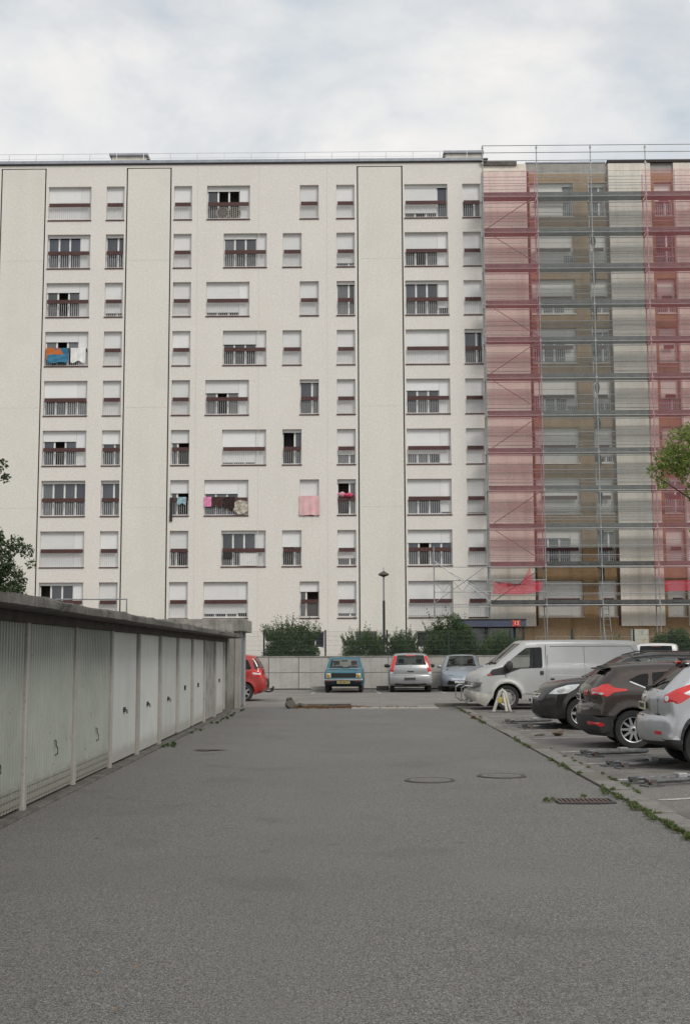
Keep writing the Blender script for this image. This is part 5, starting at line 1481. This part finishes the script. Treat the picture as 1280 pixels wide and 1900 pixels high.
c.patch('grille', [(-.42, .55), (-.34, .47), (.34, .47), (.42, .55)], 0, chrome); c.patch('lower_grille', [(-.5, .45), (-.56, .28), (.56, .28), (.5, .45)], 0, seam_m)
c.patch('number_plate', [(-.26, .43), (-.26, .34), (.26, .34), (.26, .43)], 0, plate_w, rnd=0, off=.02)
c.seamv([(-.7, .82), (-.5, .66), (0, .585), (.5, .66), (.7, .82)], 0)
c.both('bonnet_vent', [(.28, .86), (.33, .84), (.42, .86), (.37, .88)], 8, seam_m, rnd=0)
b = MB(); b.tube([(1.0, -.1, .985), (.9, .5, 1.03)], .012, 5); b.tube([(1.0, -.6, .98), (.92, -.08, 1.03)], .012, 5); b.build('wiper', ink, c.root)
c.seam([(.78, .95), (.75, .3)]); c.seam([(-.36, 1.3), (-.4, .3)])
c.wheels((-1.2, 1.22), .285, .70, 'cap', .17); c.mirror(.66, .99, P_, sz=(.07, .1, .065))
c.place((4.2, 50.0), -95, .04)

# --- red car behind the end of the garages
P_ = mat('paint_red', (.38, .022, .018), (.33, .018, .016), scale=1.5, rough=.32, coat=.6)
c = Car('red hatchback with a tow bar, half hidden behind the end of the garages', 'car', 'parked_car',
        [(-1.95, .32), (-2.08, .4), (-2.13, .55), (-2.10, .75), (-2.0, .9), (-1.96, 1.08), (-1.84, 1.3), (-1.68, 1.5), (-1.5, 1.565), (-.5, 1.62), (.2, 1.54), (1.2, 1.05), (1.35, 1.0), (1.9, .82), (2.1, .58), (2.02, .24)],
        .22, (-1.3, 1.35), .315, .36, .89, 1.02, .3, bow=(.25, .2), paint=P_, gl=glass_dk, tuck=.05, flare=.02,
        wins=[[(-1.55, 1.1), (-1.1, 1.04), (-1.1, 1.46), (-1.42, 1.42)], [(-1.02, 1.04), (-.2, 1.02), (-.2, 1.5), (-1.02, 1.48)], [(-.12, 1.02), (.9, 1.0), (.3, 1.4), (-.12, 1.5)]],
        wind=[(.22, 1.2, 1.06), (-1.95, -1.68, 1.1)])
c.both('tail_lamp', [(-.62, 1.05), (-.58, .80), (-.36, .86), (-.3, .98), (-.4, 1.08)], -140, lamp_red); c.both('lamp_lens', [(-.56, .98), (-.54, .90), (-.34, .93), (-.34, .985)], -140, lamp_clear, off=.014)
c.side('rear_glass', [(-2.02, 1.13), (-1.66, 1.10), (-1.58, 1.46), (-1.76, 1.47)], mat('tinted_glass', (.012, .013, .014), rough=.05, spec=.8), rnd=1)
c.patch('tailgate_panel', [(-.55, .78), (-.6, .48), (.6, .48), (.55, .78)], 180, plastic_blk, off=.006)
b = MB(); b.tube([(-1.9, 0, .33), (-2.15, 0, .3), (-2.28, 0, .34), (-2.3, 0, .44)], .025, 8); b.lathe([(.001, .5), (.03, .49), (.035, .46), (.02, .43)], 'Z', 10, 0, (-2.3, 0, 0)); b.box(-2.28, -2.2, -.12, .12, .36, .44); b.build('tow_bar', ink, c.root)
c.seam([(-1.06, 1.46), (-1.08, .9), (-.95, .6)]); c.seamv([(-.7, .5), (.7, .5)], 180)
c.wheels((-1.3, 1.35), .315, .78, 'six', .2); c.mirror(.75, 1.05, P_)
c.root.scale = (.95,) * 3
c.place_by((-1.3 * .95, .87 * .95), (-3.72, 39.9), 184, .016)

# --- small white van far right, only its roof and tail window show
c = Car('small white van whose roof and rear window show above the dark SUV', 'van', 'small_van',
        [(-1.95, .32), (-2.0, .5), (-2.0, .95), (-1.95, 1.2), (-1.85, 1.68), (-1.75, 1.78), (-1.4, 1.82), (0, 1.83), (.4, 1.74), (1.15, 1.15), (1.25, 1.1), (1.8, .95), (1.98, .7), (1.95, .3)],
        .22, (-1.3, 1.35), .3, .35, .84, 1.1, .14, bow=(.15, .04), paint=P_ if False else mat('paint_white', (.68, .68, .67), (.62, .62, .61), rough=.35, coat=.4), gl=glass_dk, rtop=.1,
        wins=[[(-1.7, 1.15), (-.9, 1.13), (-.9, 1.6), (-1.6, 1.6)], [(-.8, 1.13), (.0, 1.12), (.0, 1.62), (-.8, 1.62)], [(.1, 1.12), (.9, 1.1), (.42, 1.5), (.1, 1.6)]],
        wind=[(.42, 1.15, 1.16), (-1.93, -1.83, 1.14)])
c.patch('brake_lamp', [(-.2, 1.745), (-.2, 1.715), (.2, 1.715), (.2, 1.745)], 180, mat('lamp_dark', (.15, .06, .04), rough=.4), off=.012)
c.wheels((-1.3, 1.35), .3, .74, 'steel', .18); c.mirror(.8, 1.2, plastic_blk)
c.place((11.35, 46.4), 74, .04)

# ------------------------------------------------------------------ things on the ground
steel_old = mat('steel_worn', (.17, .18, .185), (.085, .085, .085), scale=9, rough=.5, metal=.5, speck=[((.18, .09, .05), 14, .6, .7)])
def barrier(label, x, y, rz, L=.95, wdt=.34):
    """fold-down parking barrier lying flat: hinged plate, U-shaped tube hoop and its prop"""
    root = thing('parking_barrier', label, 'parking barrier', (x, y, .01), R(rz), 'folded parking barriers lying in the bays')
    b = MB(); h = wdt / 2
    b.tube([(0, -h, .05), (L * .8, -h, .055), (L * .93, -h * .75, .055), (L, -h * .2, .055), (L, h * .2, .055), (L * .93, h * .75, .055), (L * .8, h, .055), (0, h, .05)], .027, 8); b.build('hoop', steel_old, root, smooth=True)
    b = MB(); b.tube([(L * .1, 0, .04), (L * .66, .02, .075)], .03, 7); b.build('prop', steel_old, root, smooth=True)
    b = MB(); b.box(-.06, .16, -h - .09, -h + .09, -.008, .012); b.box(-.06, .16, h - .09, h + .09, -.008, .012); b.box(.02, .1, -h - .03, -h + .03, .012, .07); b.box(.02, .1, h - .03, h + .03, .012, .07); b.build('base_plate', steel_old, root)
    b = MB(); b.box(L * .55, L * .68, -.05, .07, .05, .11); b.build('lock', hub_grey, root, bevel=.01)
    return root
b0 = barrier('nearest folded barrier at the right edge in the foreground bay', 3.28, 14.55, 24, 1.0, .36)
for (x, y, rz, lb) in ((3.45, 16.75, 20, 'folded barrier in the bay of the silver crossover'), (3.42, 18.6, 16, 'folded barrier lying behind the brown hatchback'),
                       (3.42, 25.35, 12, 'folded barrier in front of the dark SUV, nearer one'), (3.3, 27.3, 10, 'farthest folded barrier, between white van and SUV')):
    copy_thing(b0, (x, y, .01), R(rz), lb)
st = thing('parking_barrier', 'raised triangular parking barrier with yellow lock at the van wheel', 'parking barrier', (3.78, 32.3, .01))
wh = mat('barrier_white', (.55, .53, .48), (.38, .36, .32), scale=8, rough=.6)
b = MB(); b.tube([(-.24, 0, 0), (-.06, 0, .52), (.0, .0, .58), (.06, 0, .52), (.2, 0, 0)], .045, 8); b.build('hoop', wh, st, smooth=True)
b = MB(); b.tube([(.02, .0, .5), (.08, -.22, .02)], .035, 7); b.build('prop', wh, st)
b = MB(); b.box(-.13, .12, -.055, .055, .24, .38); b.build('lock', mat('lock_yellow', (.45, .36, .09), rough=.5), st, bevel=.012)
b = MB(); b.box(-.36, .32, -.12, .12, -.006, .015); b.build('base_plate', steel_old, st)

def stone(label, x, y, z, s, m=concrete, cat='stone', group=None, sd=1):
    bm = bmesh.new(); bmesh.ops.create_icosphere(bm, subdivisions=3, radius=.5); rs = random.Random(sd)
    planes = [(Vector((rs.gauss(0, 1), rs.gauss(0, 1), rs.gauss(0, .8))).normalized(), rs.uniform(.26, .40)) for _ in range(13)]
    for v in bm.verts:
        for (nn, dd) in planes:
            q = v.co.dot(nn)
            if q > dd: v.co -= nn * (q - dd)
        v.co += v.co.normalized() * .02 * math.sin(v.co.x * 31 + sd) * math.sin(v.co.y * 27)
        v.co.x *= s[0] * 1.3; v.co.y *= s[1] * 1.3; v.co.z = (v.co.z + .34) * s[2] * 1.3
    me = bpy.data.meshes.new('stone'); bm.to_mesh(me); bm.free(); me.materials.append(m)
    me.polygons.foreach_set('use_smooth', [True] * len(me.polygons)); me.set_sharp_from_angle(angle=R(24))
    return tag(link('stone', me, None, (x, y, z)), label, cat, group)
stone('big rough concrete lump by the kerb end', -1.93, 35.0, .0, (.26, .24, .24), concrete, sd=3)
stone('smaller brown lump lying on top of the kerb rubble', -1.98, 35.3, .18, (.22, .2, .15), concrete_dark, sd=5)
stone('flat pale lump right of the kerb rubble', -1.62, 35.4, .0, (.26, .24, .15), concrete, sd=8)
stone('brown rounded block in the bay before the SUV', 3.72, 23.1, .005, (.22, .17, .13), mat('stone_brown', (.17, .13, .1), (.1, .08, .06), scale=8, rough=.9), 'block', sd=4)
stone('small flat stone beside the brown block', 3.4, 23.15, .005, (.2, .12, .05), concrete_dark, sd=9)
# wheel stops at the low wall
for (xa, xb, lb, m_) in ((-1.95, -1.1, 'long pale concrete wheel stop left of the blue car', concrete_pale), (.75, 1.25, 'dark concrete wheel stop left of the silver hatchback', concrete_dark), (3.3, 3.7, 'dark concrete wheel stop right of the silver hatchback', concrete_dark)):
    b = MB(); b.box(xa, xb, 50.6, 50.85, .04, .22); tag(b.build('wheel_stop', m_, bevel=.02), lb, 'wheel stop', 'wheel stops along the low wall')

iron = mat('cast_iron', (.1, .093, .087), (.07, .065, .061), scale=12, rough=.75, bump=.6, bscale=60)
def manhole(label, x, y, r=.31):
    root = thing('manhole_cover', label, 'manhole cover', (x, y, .004), group='manhole covers in the lane')
    b = MB(); b.lathe([(r, -.02), (r, .004), (r - .035, .004), (r - .04, -.02)], 'Z', 36); b.build('ring', iron, root)
    b = MB(); b.lathe([(r - .05, -.02), (r - .05, .003), (.001, .003)], 'Z', 36)
    for k in range(6): b.lathe([(.035, .003), (.03, .006), (.001, .006)], 'Z', 8, 0, (.15 * math.cos(k * 1.047), .15 * math.sin(k * 1.047), 0))
    b.build('lid', asphalt, root)
manhole('left of the two manhole covers in the lane', .87, 15.2); manhole('right of the two manhole covers in the lane', 1.81, 15.72)
gr = thing('drain_grate', 'rusty iron drain grate in the lane edge beside the green weeds', 'drain grate', (2.37, 13.05, .0))
b = MB(); b.box(-.3, .3, -.17, .17, -.03, -.004); b.build('pit', seam_m, gr)
b = MB(); b.box(-.3, .3, -.17, -.14, -.004, .012); b.box(-.3, .3, .14, .17, -.004, .012); b.box(-.3, -.27, -.14, .14, -.004, .012); b.box(.27, .3, -.14, .14, -.004, .012); b.build('frame', iron, gr)
rust = mat('rusty_iron', (.13, .08, .065), (.08, .055, .05), scale=14, rough=.85)
for k in range(11): boxpart('bar', rust, gr, -.25 + k * .047, -.25 + k * .047 + .022, -.139, .139, -.003, .011)

def weeds(name, label, spots, m, size=.05, up=.6):
    cl = []; n = 0
    for (x, y, r, d) in spots:
        for k in range(max(1, int(d))):
            rr = random.uniform(.008, .026); cl.append((x + random.gauss(0, r * .45), y + random.gauss(0, r), .015, rr, 1, (1.2, 1.2, .8))); n += 60
    o = leaves(name, cl, n, size, m, up=up, asp=3.0); tag(o, label, None, kind='stuff'); return o
sp = []
for i in range(46):
    if random.random() < .6 + .4 * (i < 30): sp.append((2.76 + random.uniform(-.04, .05), 10.2 + i * .082, .05, random.choice((1, 1, 2, 3))))
for (y0_, y1_, d) in ((13.9, 14.7, 1), (15.7, 18.2, 1), (20.3, 22.6, .9), (27, 29.5, .3), (31.5, 34.4, 2)):
    for i in range(int((y1_ - y0_) / .12)):
        if random.random() < .5: sp.append((2.79 + random.uniform(-.03, .03), y0_ + i * .12, .05, d))
for i in range(30):
    if random.random() < .55: sp.append((3.09 + random.uniform(-.02, .04), random.uniform(12.5, 20), .04, 1))
sp += [(2.0, 13.05, .07, 2), (2.06, 13.1, .05, 1), (2.4, 13.3, .05, 1)]
weeds('weeds', 'green weeds growing along the concrete edging of the lane', sp, weed, .024)
sp = [(-3.22 + random.uniform(-.05, .06), random.uniform(24, 36), .08, 1.2) for _ in range(26)] + [(-3.2, random.uniform(20.4, 21.6), .1, 1) for _ in range(10)]
weeds('moss', 'low dark weeds along the foot of the garages', sp, leaf_a, .026)
sp = [(random.uniform(-1.9, .1), 35.6 + random.uniform(-.5, .2), .12, 2) for _ in range(70)]
weeds('leaf_litter', 'orange dry leaves and soil gathered along the far kerb', sp, dry, .035, up=.1)
sp = [(random.uniform(-.2, 1.8), 35.0 + random.uniform(-.12, .05), .05, 1) for _ in range(24)] + [(random.uniform(2.6, 3.2), 29.6, .1, 1) for _ in range(3)]
weeds('dead_grass', 'straw coloured dead grass before the pale dropped kerb', sp, dry, .04, up=.3)
lf = MB(); lf.v = [(-.03, 0, .004), (0, .012, .012), (.035, 0, .006), (0, -.012, .01)]; lf.f = [(0, 2, 1), (0, 3, 2)]; lf.m = [0, 0]
lfm = lf.mesh('fallen_leaf', dry)
for (x, y) in ((-1.28, 6.1), (-1.1, 6.2), (-1.06, 5.5), (-1.12, 5.0), (-2.2, 10.4)):
    o = link('fallen_leaf', lfm, None, (x, y, .012)); o.rotation_euler = (0, 0, random.uniform(0, 6)); o.scale = (.8,) * 3
    tag(o, 'small dry leaf lying loose on the asphalt lane', 'leaf', 'loose dry leaves on the lane')

# ------------------------------------------------------------------ trees
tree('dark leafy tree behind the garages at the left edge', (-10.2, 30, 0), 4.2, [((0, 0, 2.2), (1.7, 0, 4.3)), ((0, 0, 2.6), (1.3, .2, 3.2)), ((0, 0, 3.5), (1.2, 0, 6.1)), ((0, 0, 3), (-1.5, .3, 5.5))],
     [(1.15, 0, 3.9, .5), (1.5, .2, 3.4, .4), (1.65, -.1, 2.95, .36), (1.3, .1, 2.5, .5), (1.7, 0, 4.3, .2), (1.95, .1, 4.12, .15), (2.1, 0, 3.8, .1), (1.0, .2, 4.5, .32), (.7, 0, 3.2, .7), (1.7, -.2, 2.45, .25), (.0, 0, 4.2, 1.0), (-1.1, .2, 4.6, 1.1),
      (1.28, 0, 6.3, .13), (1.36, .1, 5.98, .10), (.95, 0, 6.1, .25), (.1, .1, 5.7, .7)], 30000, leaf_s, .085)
tree('bright green tree reaching into the right edge before the red net', (10.4, 30, 0), 5.2, [((0, 0, 3), (-2.2, 0, 6.2)), ((0, 0, 3.6), (-2.9, .1, 5.9)), ((0, 0, 3), (-1.9, -.1, 4.6)), ((0, 0, 4), (1, .3, 7))],
     [(-2.25, 0, 6.75, .42), (-1.8, .1, 7.0, .4), (-2.45, .1, 6.3, .36), (-2.95, 0, 6.05, .2), (-2.75, -.1, 6.35, .26), (-2.1, 0, 6.1, .4), (-2.0, .1, 5.55, .25), (-1.85, 0, 4.95, .25), (-1.95, 0, 4.55, .2), (-2.8, 0, 5.75, .15), (-1.2, .1, 6.3, .7), (-1.0, 0, 5.0, .6), (.3, .2, 6.9, 1.2), (.5, .1, 5.4, .9)], 19000, leaf_c, .085)
tree('small light green sapling sprouting behind the garage roof', (-7.6, 26, 0), 2.0, [((0, 0, 1.7), (.15, 0, 2.5)), ((0, 0, 1.7), (-.2, 0, 2.45))], [(.05, 0, 2.6, .17), (-.18, 0, 2.5, .12), (.25, .05, 2.45, .14), (.02, 0, 2.3, .2)], 420, leaf_c, .085, tr=.03)
# tidy: the setting carries no label or category
for o in bpy.data.objects:
    if o.get('kind') == 'structure':
        for k in ('label', 'category'):
            if k in o.keys(): del o[k]
